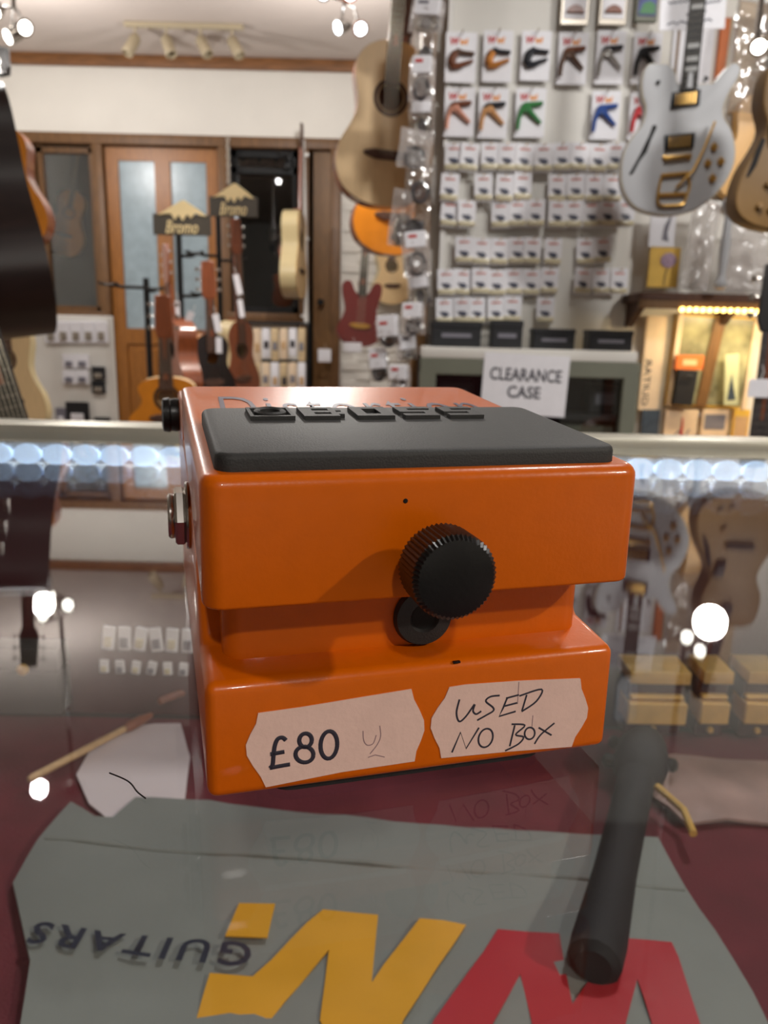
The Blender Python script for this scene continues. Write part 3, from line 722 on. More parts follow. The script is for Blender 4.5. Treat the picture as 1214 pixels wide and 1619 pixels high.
def guitar(name, label, loc, rot, L=.5, W=.39, D=.11, side='mahogany', front='spruce', fb='rosewood', neck='mahogany', head='rosewood', neckl=.36, half=ACOU, hole=True, rosette='rosewood', bridge='rosewood', cat='guitar', group=None, nstr=6, binding=None, guard=None):
    t = thing(name, label, cat, loc, rot, group)
    out = outline(half, L, W); hz = L * .66; hr = W * .125
    bm = nb()
    v0 = [bm.verts.new((x, -D / 2, z)) for x, z in out]; v1 = [bm.verts.new((x, D / 2, z)) for x, z in out]; n = len(out)
    for i in range(n): bm.faces.new((v0[i], v1[i], v1[(i + 1) % n], v0[(i + 1) % n]))
    bm.faces.new(list(reversed(v1)))
    obj('body', bm, side, t, 50)
    bm = nb(); frontplate(bm, [(x * .997, z * .997 + L * .0015) for x, z in out], -D / 2 - .001, (0, hz, hr) if hole else None)
    top_ = obj('soundboard' if hole else 'front', bm, front, t, 30)
    if binding:
        bm = nb(); tube(bm, [(x, -D / 2, z) for x, z in out], .0028, 5, True); obj('binding', bm, binding, t)
    if hole:
        bm = nb(); ringband(bm, (0, hz), hr * 1.06, hr * 1.38, -D / 2 - .0016, -D / 2 - .0008); obj('rosette', bm, rosette, t)
    if guard:
        bm = nb(); prism(bm, [(hr * .9, hz - hr * .5), (hr * 1.5, hz + hr * .2), (hr * 2.0, hz - hr * .9), (hr * 1.9, hz - hr * 2.2), (hr * 1.0, hz - hr * 1.6)], -D / 2 - .0022, -D / 2 - .001); obj('pickguard', bm, guard, t)
    bz = L * .31; bw = W * .23
    bm = nb(); prism(bm, [(-bw, bz), (-bw, bz + .012), (-bw * .55, bz + .02), (bw * .55, bz + .02), (bw, bz + .012), (bw, bz), (bw * .5, bz - .014), (-bw * .5, bz - .014)], -D / 2 - .010, -D / 2 - .001); bevel(bm, .002, 1); b_ = obj('bridge', bm, bridge, t)
    fb0 = hz + hr * .9 if hole else L * .78; fb1 = L + neckl; fw = .05
    bm = nb(); prism(bm, [(-fw * .55, fb0), (fw * .55, fb0), (fw * .43, fb1), (-fw * .43, fb1)], -D / 2 - .008, -D / 2 - .0012); f_ = obj('fretboard', bm, fb, t)
    bm = nb()
    for k in range(14):
        z = fb1 - (fb1 - fb0) * (1 - 2 ** (-(k + 1) / 8.5)) ; box(bm, (0, -D / 2 - .0083, z), (fw * .92, .0012, .0015))
    obj('frets', bm, 'fret_metal', f_, kind='stuff')
    bm = nb(); tube(bm, [(0, -D / 2 + .009, L * .96), (0, -D / 2 + .010, L + .03), (0, -D / 2 + .006, fb1)], [.021, .018, .0165], 10); box(bm, (0, -D / 2 + .03, L * .985), (.05, .06, .03)); obj('neck', bm, neck, t)
    hs = headstock_parts(t, fb1, .07, .16, head)
    hs.location.y = -D / 2
    for k in range(nstr):
        x = (k - (nstr - 1) / 2) * .0082
        bm = nb(); tube(bm, [(x * 1.15, -D / 2 - .012, bz + .005), (x, -D / 2 - .0095, fb1)], .00045, 4); obj('string', bm, 'string', t)
    return t
def rot_of(yaw=0, lean=0, tilt=0):      # yaw about z, lean backwards, tilt in the picture plane
    return (Matrix.Rotation(math.radians(yaw), 3, 'Z') @ Matrix.Rotation(math.radians(lean), 3, 'X') @ Matrix.Rotation(math.radians(tilt), 3, 'Y')).to_euler()

# natural acoustic hanging beside the column, amber one behind and below it
p = at(601, 329, 2.98)
guitar('acoustic_guitar', 'pale spruce topped acoustic guitar hanging left of the strip of bagged accessories', p, rot_of(9, 0, 3.5), L=.555, W=.365, D=.1, side='mahogany', front='spruce', neckl=.36)
p = at(612, 404, 3.5)
guitar('acoustic_guitar', 'glossy amber acoustic guitar hanging behind and below the pale spruce guitar', p, rot_of(12, 0, 3), L=.5, W=.34, D=.1, side='mahogany', front='amber', head='rosewood')
# dark guitar at the left edge
p = at(42, 532, 1.62)
guitar('acoustic_guitar', 'nearly black acoustic guitar hanging at the left edge, its curved side catching light', p, (Matrix.Rotation(math.radians(-9), 3, 'Y') @ Matrix.Rotation(math.radians(-62), 3, 'Z')).to_euler(), L=.50, W=.40, D=.115, side='dark_burst', front='dark_burst', neck='dark_burst', rosette='cream_side', binding='dark_burst')
p = at(26, 398, 2.7)
guitar('acoustic_guitar', 'sunburst guitar with golden edge half hidden behind the nearly black one', p, rot_of(8, 0, -4), L=.40, W=.26, D=.09, side='redwood', front='amber', rosette='ebony')
p = at(22, 700, 2.15)
guitar('acoustic_guitar', 'natural spruce guitar at the far left, body low in front of the white card board', p, rot_of(6, -8, -3), L=.36, W=.215, D=.05, side='cream_side', front='spruce', neckl=.2, hole=True)
# neck leaning up from below at the far left
q0, q1 = at(52, 690, 1.35), at(-2, 520, 1.35)
ang = math.degrees(math.atan2(q1.x - q0.x, q1.z - q0.z))
ax = (q1 - q0).normalized()
p = q0 - ax * .52
guitar('acoustic_guitar', 'guitar leaning with its dark fretted neck crossing the far left edge', p, rot_of(0, 0, ang), L=.46, W=.36, D=.09, front='spruce', fb='ebony', neckl=.42)
# guitar hung edge-on by window 2
p = at(464, 472, 5.85)
guitar('acoustic_guitar', 'cream sided guitar hung edge-on beside the dark window', p, rot_of(86, 0, 1.5), L=.62, W=.44, D=.12, side='cream_side', front='spruce', neckl=.42, binding='gold')
hg = at(452, 250, 6.0); th_ = thing('guitar_hanger', 'small dark hanger on the header carrying the edge-on cream guitar', 'hanger', hg)
bm = nb(); box(bm, (0, .10, 0), (.05, .03, .1)); tube(bm, [(0, .1, 0), (0, -.12, .0)], .012, 8); tube(bm, [(-.05, -.15, .01), (-.03, -.12, 0), (.03, -.12, 0), (.05, -.15, .01)], .009, 8); obj('bracket', bm, 'metal_black', th_)
# red solid body in the far corner
p = at(566, 548, 5.2)
guitar('electric_guitar', 'dark red solid body electric guitar standing by the far white wall', p, rot_of(10, -6, 4), L=.42, W=.30, D=.045, side='red_body', front='red_body', half=STRAT, hole=False, bridge='gold', fb='ebony', neckl=.42, nstr=6)
p = at(618, 482, 6.10)
guitar('acoustic_guitar', 'small tan guitar in the far corner behind the hanging bags', p, rot_of(20, -4, -2), L=.43, W=.3, D=.08, side='cream_side', front='spruce', neckl=.3)

# ---- white semi-hollow with gold fittings
YW = 2.35
wc = at(1068, 338, YW)
wz = lambda x, y: at(940 + x / 4.431, y / 4.431, YW) - wc
wg = thing('electric_guitar', 'white semi-hollow electric guitar with gold hardware hanging right of the packet panel', 'guitar', wc)
wout = [(430, 462), (375, 462), (332, 510), (315, 600), (322, 690), (345, 770), (322, 880), (262, 960), (205, 1050), (175, 1180), (185, 1330), (260, 1450), (380, 1500), (520, 1515), (700, 1470), (850, 1345), (940, 1200), (965, 1070), (940, 930), (885, 835), (885, 750), (930, 650), (985, 560), (1002, 495), (975, 458), (925, 470), (870, 530), (815, 595), (760, 600), (700, 606), (600, 604), (560, 590), (545, 520), (500, 468)]
sp = smooth_pts([wz(*p) for p in wout], 3, True)
TW = .042
bm = nb()
prism(bm, [(p.x, p.z) for p in sp], -TW / 2, TW / 2); bevel(bm, .004, 3, 60); obj('body', bm, 'white_lacquer', wg, 40)
bm = nb(); tube(bm, [(p.x * .998, -TW / 2 + .004, p.z * .998) for p in sp], .0016, 5, True); obj('binding', bm, 'cream_side', wg)
yf = -TW / 2
def wpoly(name, pts, y0, y1, m, parent=wg, bv=0.0):
    bm = nb(); prism(bm, [(wz(*p).x, wz(*p).z) for p in pts], y0, y1)
    if bv: bevel(bm, bv, 2)
    return obj(name, bm, m, parent)
for (pts, nm) in (([(520, 665), (718, 645), (708, 755), (508, 778)], 'neck'), ([(470, 960), (680, 945), (668, 1055), (468, 1072)], 'bridge')):
    pk = wpoly('pickup', pts, yf - .009, yf, 'metal_black', bv=.0015)
    for k in range(6):
        f0 = .13 + .78 * k / 6; f1 = f0 + .055
        def L2(a, b, f): return (a[0] + (b[0] - a[0]) * f, a[1] + (b[1] - a[1]) * f)
        a0, a1 = L2(pts[0], pts[1], f0), L2(pts[0], pts[1], f1); b1, b0 = L2(pts[3], pts[2], f1), L2(pts[3], pts[2], f0)
        wpoly('pole_bar', [L2(a0, b0, .15), L2(a1, b1, .15), L2(a1, b1, .85), L2(a0, b0, .85)], yf - .0105, yf - .009, 'gold', pk)
br = wpoly('bridge', [(462, 1112), (650, 1092), (652, 1118), (466, 1140)], yf - .014, yf - .002, 'gold', bv=.001)
for x in (470, 640):
    c = wz(x, 1118); bm = nb(); lathe(bm, [(.007, 0), (.007, .004), (.004, .006)], (c.x, yf, c.z), (0, -1, 0), 14); obj('post', bm, 'gold', br)
# vibrato tailpiece: frame, roller, arm
tp = wpoly('tailpiece', [(450, 1240), (620, 1228), (640, 1300), (600, 1440), (500, 1460), (420, 1440), (425, 1330)], yf - .004, yf, 'white_lacquer')
bm = nb(); tube(bm, [Vector((v.x, yf - .008, v.z)) for v in smooth_pts([wz(*p) for p in ((445, 1250), (425, 1340), (420, 1420), (440, 1450), (500, 1452), (590, 1442), (612, 1400), (640, 1310), (625, 1235))], 3)], .0042, 8); obj('frame', bm, 'gold', tp)
bm = nb(); tube(bm, [Vector((wz(440, 1245).x, yf - .012, wz(440, 1245).z)), Vector((wz(630, 1228).x, yf - .012, wz(630, 1228).z))], .0055, 10); obj('roller', bm, 'gold', tp)
bm = nb(); tube(bm, [Vector((wz(425, 1380).x, yf - .010, wz(425, 1380).z)), Vector((wz(605, 1372).x, yf - .010, wz(605, 1372).z))], .006, 10); obj('roller', bm, 'gold', tp)
bm = nb(); tube(bm, [Vector((wz(*p).x, yf - y, wz(*p).z)) for p, y in (((540, 1330), .014), ((600, 1265), .022), ((650, 1215), .024), ((720, 1070), .026), ((800, 880), .024))], [.004, .004, .0035, .0032, .0036], 8); obj('vibrato_arm', bm, 'gold', tp)
# sound hole (f shaped), knobs, switch, button
bm = nb(); prism(bm, [(wz(*p).x, wz(*p).z) for p in ((390, 890), (418, 905), (375, 1000), (350, 1075), (300, 1140), (255, 1225), (228, 1238), (232, 1218), (300, 1095), (335, 1020), (365, 960))], yf - .0006, yf + .001); obj('sound_slot', bm, 'hole_dark', wg)
for c_, r_ in (((405, 900), .0045), ((238, 1225), .0045)):
    c = wz(*c_); bm = nb(); lathe(bm, [(r_, 0), (r_, .0006)], (c.x, yf, c.z), (0, -1, 0), 14); obj('sound_slot_end', bm, 'hole_dark', wg)
for x, y in ((812, 1045), (770, 1158), (860, 1145), (802, 1262)):
    c = wz(x, y); bm = nb(); lathe(bm, [(.0095, 0), (.0105, .001), (.009, .010), (.007, .012)], (c.x, yf, c.z), (0, -1, 0), 18); k = obj('control_knob', bm, 'gold', wg)
    bm = nb(); prism(bm, [(c.x - .004, c.z + .009), (c.x + .004, c.z + .009), (c.x, c.z + .017)], yf - .002, yf); obj('pointer', bm, 'gold', k)
c = wz(425, 595); bm = nb(); lathe(bm, [(.006, 0), (.006, .003), (.002, .004), (.0025, .014), (.001, .015)], (c.x, yf, c.z), (0, -1, 0), 14); obj('toggle_switch', bm, 'metal_black', wg)
c = wz(765, 572); bm = nb(); lathe(bm, [(.004, 0), (.0035, .008), (.007, .010), (.007, .013)], (c.x, 0, c.z), (.5, 0, .8), 14); obj('strap_button', bm, 'metal_black', wg)
bm = nb(); prism(bm, [(wz(*p).x, wz(*p).z) for p in ((570, 660), (685, 650), (765, -150), (660, -160))], yf - .014, yf - .008); fbw = obj('fretboard', bm, 'ebony', wg)
for y in (350, 440, 510, 80, -40):
    f = (655 - y) / 805; cx = 627 + f * 85; c0, c1 = wz(cx - 42, y + 4), wz(cx + 42, y - 4)
    bm = nb(); prism(bm, [(c0.x, c0.z - .006), (c1.x, c1.z - .006), (c1.x, c1.z + .006), (c0.x, c0.z + .006)], yf - .0148, yf - .0138); obj('inlay', bm, 'pearl', fbw)
bm = nb()
for k in range(16):
    y = 640 - k * 46; f = (655 - y) / 805; cx = 627 + f * 85; c0, c1 = wz(cx - 54, y + 5), wz(cx + 54, y - 5); tube(bm, [(c0.x, yf - .0139, c0.z), (c1.x, yf - .0139, c1.z)], .0007, 5)
obj('frets', bm, 'fret_metal', fbw, kind='stuff')
bm = nb(); tube(bm, [Vector((wz(*p).x, yf + .004, wz(*p).z)) for p in ((632, 640), (640, 560), (712, -150))], [.02, .019, .017], 10); obj('neck', bm, 'white_lacquer', wg)
for k in range(6):
    a, b = wz(490 + 26 * k, 1240), wz(672 + 14 * k, -150)
    bm = nb(); tube(bm, [(a.x, yf - .016, a.z), (b.x, yf - .0165, b.z)], .00035, 4); obj('string', bm, 'string', wg)
a = wz(712, -150)
bm = nb(); prism(bm, [(a.x - .02, a.z), (a.x + .02, a.z), (a.x + .042, a.z + .04), (a.x + .05, a.z + .17), (a.x - .03, a.z + .17), (a.x - .032, a.z + .04)], yf - .004, yf + .010); obj('headstock', bm, 'white_lacquer', wg)

# ---- tan hollow body at the right edge
YT = 2.05
tc = at(1245, 364, YT)
tz = lambda x, y: at(x, y, YT) - tc
th = thing('electric_guitar', 'tan hollow bodied guitar with dark sound slot cut off by the right edge', 'guitar', tc)
hl = [(1232, 100), (1212, 108), (1200, 135), (1196, 170), (1203, 205), (1190, 235), (1168, 270), (1155, 310), (1158, 340), (1180, 358), (1212, 366)]
tl = smooth_pts([tz(*p) for p in hl], 3)
pts = [(p.x, p.z) for p in tl]; axx = tz(1245, 200).x
pts = pts + [(2 * axx - x, z) for x, z in reversed(pts)]
bm = nb(); prism(bm, pts, -.035, .035); bevel(bm, .005, 3, 60); obj('body', bm, 'tan_burst', th, 40)
bm = nb(); prism(bm, [(tz(*p).x, tz(*p).z) for p in ((1195, 222), (1200, 226), (1192, 248), (1186, 266), (1174, 284), (1169, 285), (1178, 262), (1186, 240))], -.0358, -.034); obj('sound_slot', bm, 'hole_dark', th)
bm = nb(); prism(bm, [(tz(*p).x, tz(*p).z) for p in ((1204, 205), (1222, 205), (1222, 238), (1206, 236))], -.046, -.035); bevel(bm, .002, 2); obj('pickup', bm, 'metal_black', th)
bm = nb(); prism(bm, [(tz(*p).x, tz(*p).z) for p in ((1236, 150), (1254, 150), (1252, -40), (1238, -40))], -.048, -.040); f_ = obj('fretboard', bm, 'ebony', th)
bm = nb(); tube(bm, [Vector((tz(*p).x, -.03, tz(*p).z)) for p in ((1245, 140), (1245, -40))], .018, 10); obj('neck', bm, 'mahogany', th)
for x, y in ((1204, 296), (1190, 330), (1208, 335)):
    c = tz(x, y); bm = nb(); lathe(bm, [(.009, 0), (.009, .002), (.008, .010), (.006, .012)], (c.x, -.035, c.z), (0, -1, 0), 16); obj('control_knob', bm, 'tan_burst', th)
bm = nb(); prism(bm, [(tz(*p).x, tz(*p).z) for p in ((1215, 262), (1262, 262), (1262, 270), (1215, 270))], -.05, -.035); obj('bridge', bm, 'ebony', th)

# ---- yellow guitar body behind them
p = at(1176, 324, 2.80)
guitar('electric_guitar', 'golden yellow single cut guitar showing between the white and the tan guitars', p, rot_of(0, 0, 4), L=.36, W=.24, D=.045, side='yellow_body', front='yellow_body', half=ACOU, hole=False, bridge='gold', fb='ebony', neckl=.3)

# ================================================================== STAND WITH SIGNS
YS1 = 3.6
def stand(label, px, ptop, Y, arms, sign=None):
    base = at(px, 650, Y); top_ = at(px, ptop, Y)
    t = thing('guitar_stand', label, 'stand', (base.x, Y, FLOOR_Z))
    h = top_.z - FLOOR_Z
    bm = nb(); tube(bm, [(0, 0, .1), (0, 0, h * .55)], .020, 12); obj('lower_pole', bm, 'metal_black', t)
    bm = nb(); tube(bm, [(0, 0, h * .55), (0, 0, h)], .014, 12); obj('upper_pole', bm, 'metal_black', t)
    bm = nb(); lathe(bm, [(.026, 0), (.03, .01), (.03, .05), (.024, .07)], (0, 0, h * .55 - .03), (0, 0, 1), 14); tube(bm, [(0, -.02, h * .55), (0, -.06, h * .55)], .006, 8); obj('clutch', bm, 'metal_black', t)
    for k in range(3):
        a = 2 * PI * k / 3 + .4
        bm = nb(); tube(bm, [(0, 0, .22), (.16 * math.cos(a), .16 * math.sin(a), .06), (.3 * math.cos(a), .3 * math.sin(a), .012)], .011, 8); obj('foot', bm, 'metal_black', t)
    for (dx, yy) in arms:
        z = at(px, yy, Y).z - FLOOR_Z
        bm = nb(); tube(bm, [(0, 0, z), (dx * .7, -.02, z), (dx, -.05, z + .008)], .008, 8)
        s = 1 if dx > 0 else -1
        tube(bm, [(dx - .035, -.10, z + .012), (dx - .032, -.06, z + .008), (dx, -.05, z + .006), (dx + .032, -.06, z + .008), (dx + .035, -.10, z + .012)], .006, 8)
        obj('yoke_arm', bm, 'metal_black', t)
    return t
stand('short black guitar stand with side yokes left of the lettered sign stand', 240, 440, 3.5, [(-.14, 455), (.06, 460)])
sA = stand('tall black stand carrying the nearer mountain topped sign', 292, 350, 3.62, [(.09, 405), (.11, 468)])
sB = stand('black stand behind carrying the farther mountain topped sign', 352, 330, 4.15, [(-.10, 405), (.12, 412)])
def sign(label, x0, y0, x1, y1, Y):
    a, b = at(x0, y1, Y), at(x1, y0, Y); c = (a + b) / 2; w, h = b.x - a.x, b.z - a.z
    t = thing('shop_sign', label, 'sign', (c.x, Y - .021, c.z))
    bm = nb(); box(bm, (0, 0, 0), (w, .012, h)); bevel(bm, .002, 1); obj('board', bm, 'sign_grey', t)
    m_ = [(-.42, .42), (-.2, .78), (-.08, .98), (0, 1.12), (.06, 1.15), (.14, 1.0), (.3, .72), (.44, .42), (.34, .44), (.24, .56), (.16, .3), (.1, .5), (.02, .18), (-.05, .46), (-.12, .2), (-.17, .5), (-.26, .5), (-.34, .46)]
    bm = nb(); prism(bm, [(x * w, z * h) for x, z in m_], -.011, -.003); obj('mountain_emblem', bm, 'sign_cream', t)
    wall_text('lettering', 'Bromo', -w * .28, w * .28, -h * .42, h * .2, -.0065, 'sign_cream', t, shear=.3, bold=.012, th=.003)
sign('dark board sign with cream mountain and lettering, the nearer of two', 245, 341, 335, 372, 3.62)
sign('dark board sign with cream mountain and lettering, the farther and higher of two', 333, 313, 408, 343, 4.15)
def stood(label, hx, hy, bx_, by_, Y, L, W_, front, side, yaw, neckl):
    top_, bot = at(hx, hy, Y), at(bx_, by_, Y)
    ax = top_ - bot; tilt = math.degrees(math.atan2(ax.x, ax.z)); n = ax.length
    return guitar('acoustic_guitar', label, bot, rot_of(yaw, 0, tilt), L=L, W=W_, D=.085, side=side, front=front, neck='redwood', head='redwood', neckl=max(.15, n - L - .17), fb='rosewood', rosette='ebony')
stood('reddish brown guitar on the stand under the nearer sign, leftmost of the three', 262, 392, 292, 640, 3.30, .36, .24, 'redwood', 'redwood', -55, .3)
stood('dark fronted small guitar on the stand, in the middle of the three', 322, 414, 334, 640, 3.55, .33, .22, 'dark_burst', 'amber', 35, .3)
stood('orange brown guitar with cream edge on the stand, rightmost of the three', 358, 345, 376, 640, 3.86, .42, .26, 'redwood', 'cream_side', 60, .4)
stood('light orange guitar low on the floor stand, mostly hidden by the pedal', 262, 545, 268, 690, 3.02, .24, .3, 'amber', 'spruce', 10, .05)
p = at(235, 690, 3.25)
# price tags on strings
def ptag(label, px, py, Y, w=.02, h=.09, rz=0, group=None):
    c = at(px, py, Y); t = thing('price_tag', label, 'tag', c, (0, math.radians(rz), 0), group)
    bm = nb(); box(bm, (0, 0, 0), (w, .0012, h)); bevel(bm, .0005, 1); obj('card', bm, 'white_card', t)
    bm = nb(); tube(bm, [(0, 0, h / 2 - .004), (w * .12, 0, h / 2 + .02), (0, 0, h / 2 + .035)], .0012, 5); obj('loop', bm, 'white_plastic', t)
ptag('narrow white price tag on the leftmost stand guitar', 260, 510, 3.38, .022, .12)
ptag('narrow white price tag second from left on the stand guitars', 281, 498, 3.38, .022, .12)
ptag('white price tag slanting between the stand guitars', 296, 510, 3.4, .03, .1, 25)
ptag('white price tag low on the stand guitars', 299, 549, 3.4, .03, .07)
ptag('white price tag on the middle stand guitar neck', 343, 511, 3.5, .03, .08, -10)
ptag('white price tag lower on the middle stand guitar', 346, 546, 3.5, .028, .07)
ptag('white price tag on the rightmost stand guitar neck', 376, 450, 3.6, .028, .09, -12)
ptag('narrow white price tag beneath on the rightmost stand guitar', 381, 488, 3.6, .024, .08, -8)
ptag('white price tag hanging on the plain brown door', 513, 562, 6.05, .1, .1)
ptag('white price tag hanging on the dark red guitar', 557, 549, 5.05, .12, .06)

# ================================================================== FAR LEFT: DISPLAY BOARD, PACKS, WINDOW GUITAR
YC = 4.3
a, b = at(60, 690, YC), at(178, 500, YC)
t = thing('card_board', 'white display board of small packets leaning under the left dark window', 'display board', ((a.x + b.x) / 2, YC, a.z - .3))
w, h = b.x - a.x, b.z - a.z + .3
bm = nb(); box(bm, (0, 0, h / 2), (w, .02, h)); bevel(bm, .003, 1); obj('panel', bm, 'panel_white', t)
def boardpack(label, x0, y0, x1, y1, m, m2, group=None):
    a, b = at(x0, y1, YC - .03), at(x1, y0, YC - .03); c = (a + b) / 2; w, h = b.x - a.x, b.z - a.z
    q = thing('small_packet', label, 'packet', c, (0, 0, 0), group)
    bm = nb(); box(bm, (0, 0, 0), (w, .012, h)); bevel(bm, .002, 1); obj('card', bm, m, q)
    bm = nb(); box(bm, (0, -.010, -h * .18), (w * .55, .012, h * .4)); bevel(bm, .004, 2); obj('contents', bm, m2, q)
for i in range(5): boardpack('white packet, %s from the left in the top row of the leaning white board' % ORD[i], 72 + i * 20, 508, 89 + i * 20, 542, 'white_card', 'steel', 'packets on the leaning board')
for j, y in enumerate((560, 585)):
    for i in range(2): boardpack('pale packet, %s of the %s pair mid board at left' % (('left', 'right')[i], ('upper', 'lower')[j]), 100 + i * 21, y, 119 + i * 21, y + 22, 'white_card', 'print_grey', 'packets on the leaning board')
boardpack('black packet at the right side of the leaning white board, upper', 146, 580, 166, 600, 'box_black', 'steel'); boardpack('black packet at the right side of the leaning white board, lower', 146, 602, 166, 622, 'box_black', 'steel')
boardpack('wide black packet low on the leaning white board', 106, 636, 140, 672, 'box_black', 'white_card'); boardpack('small black packet at bottom right of the leaning board', 150, 660, 174, 674, 'box_black', 'white_card'); boardpack('small grey packet at bottom left of the leaning board', 90, 645, 104, 672, 'print_grey', 'white_card')
# packs on the rack under window 2
YR = 5.9
a, b = at(384, 625, YR), at(484, 512, YR)
t = thing('pack_rack', 'black wire rack of pale packs under the dark window', 'rack', ((a.x + b.x) / 2, YR, FLOOR_Z))
bm = nb(); zt = b.z - FLOOR_Z
for z in (zt, zt - .28): tube(bm, [(-.27, 0, z), (.27, 0, z)], .012, 8)
obj('bars', bm, 'metal_black', t)
for s in (-1, 1):
    bm = nb(); tube(bm, [(s * .26, 0, zt), (s * .26, 0, .02), (s * .26, -.15, .01)], .013, 8); obj('leg', bm, 'metal_black', t)
for j in range(2):
    for i in range(7):
        c = at(392 + i * 14.2, 519 + j * 54, YR - .05)
        q = thing('string_pack', 'pale hanging pack, %s from the left in the %s row below the dark window' % (ORD[i], ('upper', 'lower')[j]), 'pack', c, (0, 0, rng.uniform(-.3, .3)), 'pale packs under the dark window')
        hh = rng.uniform(.2, .26)
        bm = nb(); box(bm, (0, 0, -hh / 2), (.058, .02, hh)); bevel(bm, .006, 2); obj('pack', bm, ('beige_pack', 'white_card', 'warm_card')[(i * 2 + j) % 3], q)
        bm = nb(); box(bm, (0, -.012, -hh * .55), (.035, .006, hh * .25)); bevel(bm, .002, 1); obj('print', bm, ('print_grey', 'pale_wood', 'dark_content')[(i + j) % 3], q)
# guitar behind window 1 and cases behind window 2
guitar('acoustic_guitar', 'tan guitar hanging in the dark room behind the left window', at(100, 405, 7.532), rot_of(0, 0, 14), L=.60, W=.34, D=.07, side='amber', front='amber')
for i in range(4):
    a = at(372 + i * 26, 262, 7.44); a.z = at(410, 262, 7.44).z
    bm = nb(); prism(bm, smooth_case := [(-.07, -.05), (.07, -.05), (.07, .02), (.03, .06), (-.03, .06), (-.07, .02)], -.05, .05); bevel(bm, .012, 2)
    tag(obj('pink_case', bm, 'pink_case', None, 35, a), 'pinkish case on a high ledge behind the dark window, %s from the left' % ORD[i], 'case', 'pinkish cases behind the dark window')
bm = nb(); a, b = at(362, 275, 7.44), at(476, 275, 7.44); a.z = at(410, 262, 7.44).z - .05 + .02; box(bm, ((a.x + b.x) / 2, 7.46, a.z - .035), (b.x - a.x, .22, .03)); tag(obj('high_ledge', bm, 'frame_wood'), 'narrow ledge behind the dark window under the pinkish cases', 'shelf')
# hanging cables above: thin chains with hooks
for lab, px, y0, y1, Y in (('thin chain hanging left of the dark window, from the header', 360, 219, 300, 6.09),):
    a, b = at(px, y0, Y), at(px - 2, y1, Y); t = thing('chain', lab, 'chain', a)
    n = int((a - b).length / .030)
    for k in range(n):
        c = Vector((0, 0, -.030 * k)); bm = nb(); e = (Vector((1, 0, 0)), Vector((0, 1, 0)))[k % 2]
        tube(bm, [c + e * (.010 * math.cos(q * PI / 4)) + Vector((0, 0, .019 * math.sin(q * PI / 4))) for q in range(8)], .0036, 5, True); obj('chain_link', bm, 'steel', t)

# ================================================================== LIGHTS SEEN IN THE PICTURE
YT0 = onz(290, 42, ZC - .02).y
pr0, pr1 = at(197, 42, YT0), at(385, 45, YT0)
ZT = ZC
t = thing('track_light', 'beige ceiling track with four angled spot heads', 'light', ((pr0.x + pr1.x) / 2, YT0, ZC - .016))
w = pr1.x - pr0.x
bm = nb(); box(bm, (0, 0, 0), (w, .05, .028)); bevel(bm, .003, 1); obj('track', bm, 'lamp_beige', t)
for i, px in enumerate((214, 263, 317, 367)):
    x = at(px, 60, YT0).x - t.location.x; s = (.35, -.3, -.45, -.45)[i]
    bm = nb(); tube(bm, [(x, 0, -.01), (x, 0, -.075)], .008, 8); st_ = obj('stem', bm, 'lamp_beige', t)
    d = Vector((-s, -.35, -.8)).normalized()
    bm = nb(); lathe(bm, [(.022, -.02), (.036, 0), (.038, .12), (.034, .125), (.032, .08), (.02, .06)], Vector((x, 0, -.08)), d, 20); obj('spot_head', bm, 'lamp_beige', t)
def spotcluster(label, px, py, Y, heads, power, col=(1, .93, .85), q=.8):
    c = at(px, py, Y); t = thing('spot_cluster', label, 'light', c)
    bm = nb(); lathe(bm, [(.05, 0), (.055, -.012), (.03, -.02)], (0, 0, max(.03, ZC - c.z)), (0, 0, 1), 20); obj('rose', bm, 'chrome', t)
    bm = nb(); tube(bm, [(0, 0, max(.03, ZC - c.z) - .01), (0, 0, 0)], .008, 8); obj('stem', bm, 'chrome', t)
    for dx, dz, sx, m in heads:
        bm = nb(); tube(bm, [(0, 0, 0), (dx * .6, -.02, dz * .3), (dx, -.03, dz)], .005, 8); ar = obj('arm', bm, 'chrome', t)
        d = Vector((sx, -.75, -.55)).normalized()
        bm = nb(); lathe(bm, [(.015 * q, -.05 * q), (.024 * q, -.035 * q), (.036 * q, .02 * q), (.038 * q, .022 * q)], (dx, -.03, dz), d, 18); obj('shade', bm, 'chrome', t)
        bm = nb(); lathe(bm, [(.030 * q, .0185 * q), (.028 * q, .026 * q), (.015 * q, .032 * q)], (dx, -.03, dz), d, 18); obj('bulb', bm, m, t)
    lamp('SPOT', 'cluster_light', c + Vector((0, -.15, -.12)), power * 2.5, .04, col, c + Vector((0, -.6, -1.5)), 140)
spotcluster('cluster of chrome spot lamps at the top left corner', 22, 12, 3.0, [(-.05, -.02, -.2, 'lamp_white'), (.04, -.07, .9, 'lamp_white'), (.0, -.1, -.9, 'lamp_white')], 14)
spotcluster('cluster of bright spot lamps hanging above the spruce guitar', 545, 2, 3.3, [(-.08, .02, -.1, 'lamp_cool'), (.02, .02, .1, 'lamp_cool'), (.06, -.10, .3, 'lamp_cool'), (-.01, -.1, -1.2, 'lamp_cool')], 18)
spotcluster('bright spot lamp at the upper right edge above the tan guitar', 1196, 60, 1.95, [(-.005, -.025, -.3, 'lamp_white'), (.03, .015, .1, 'lamp_white')], 4, q=.55)

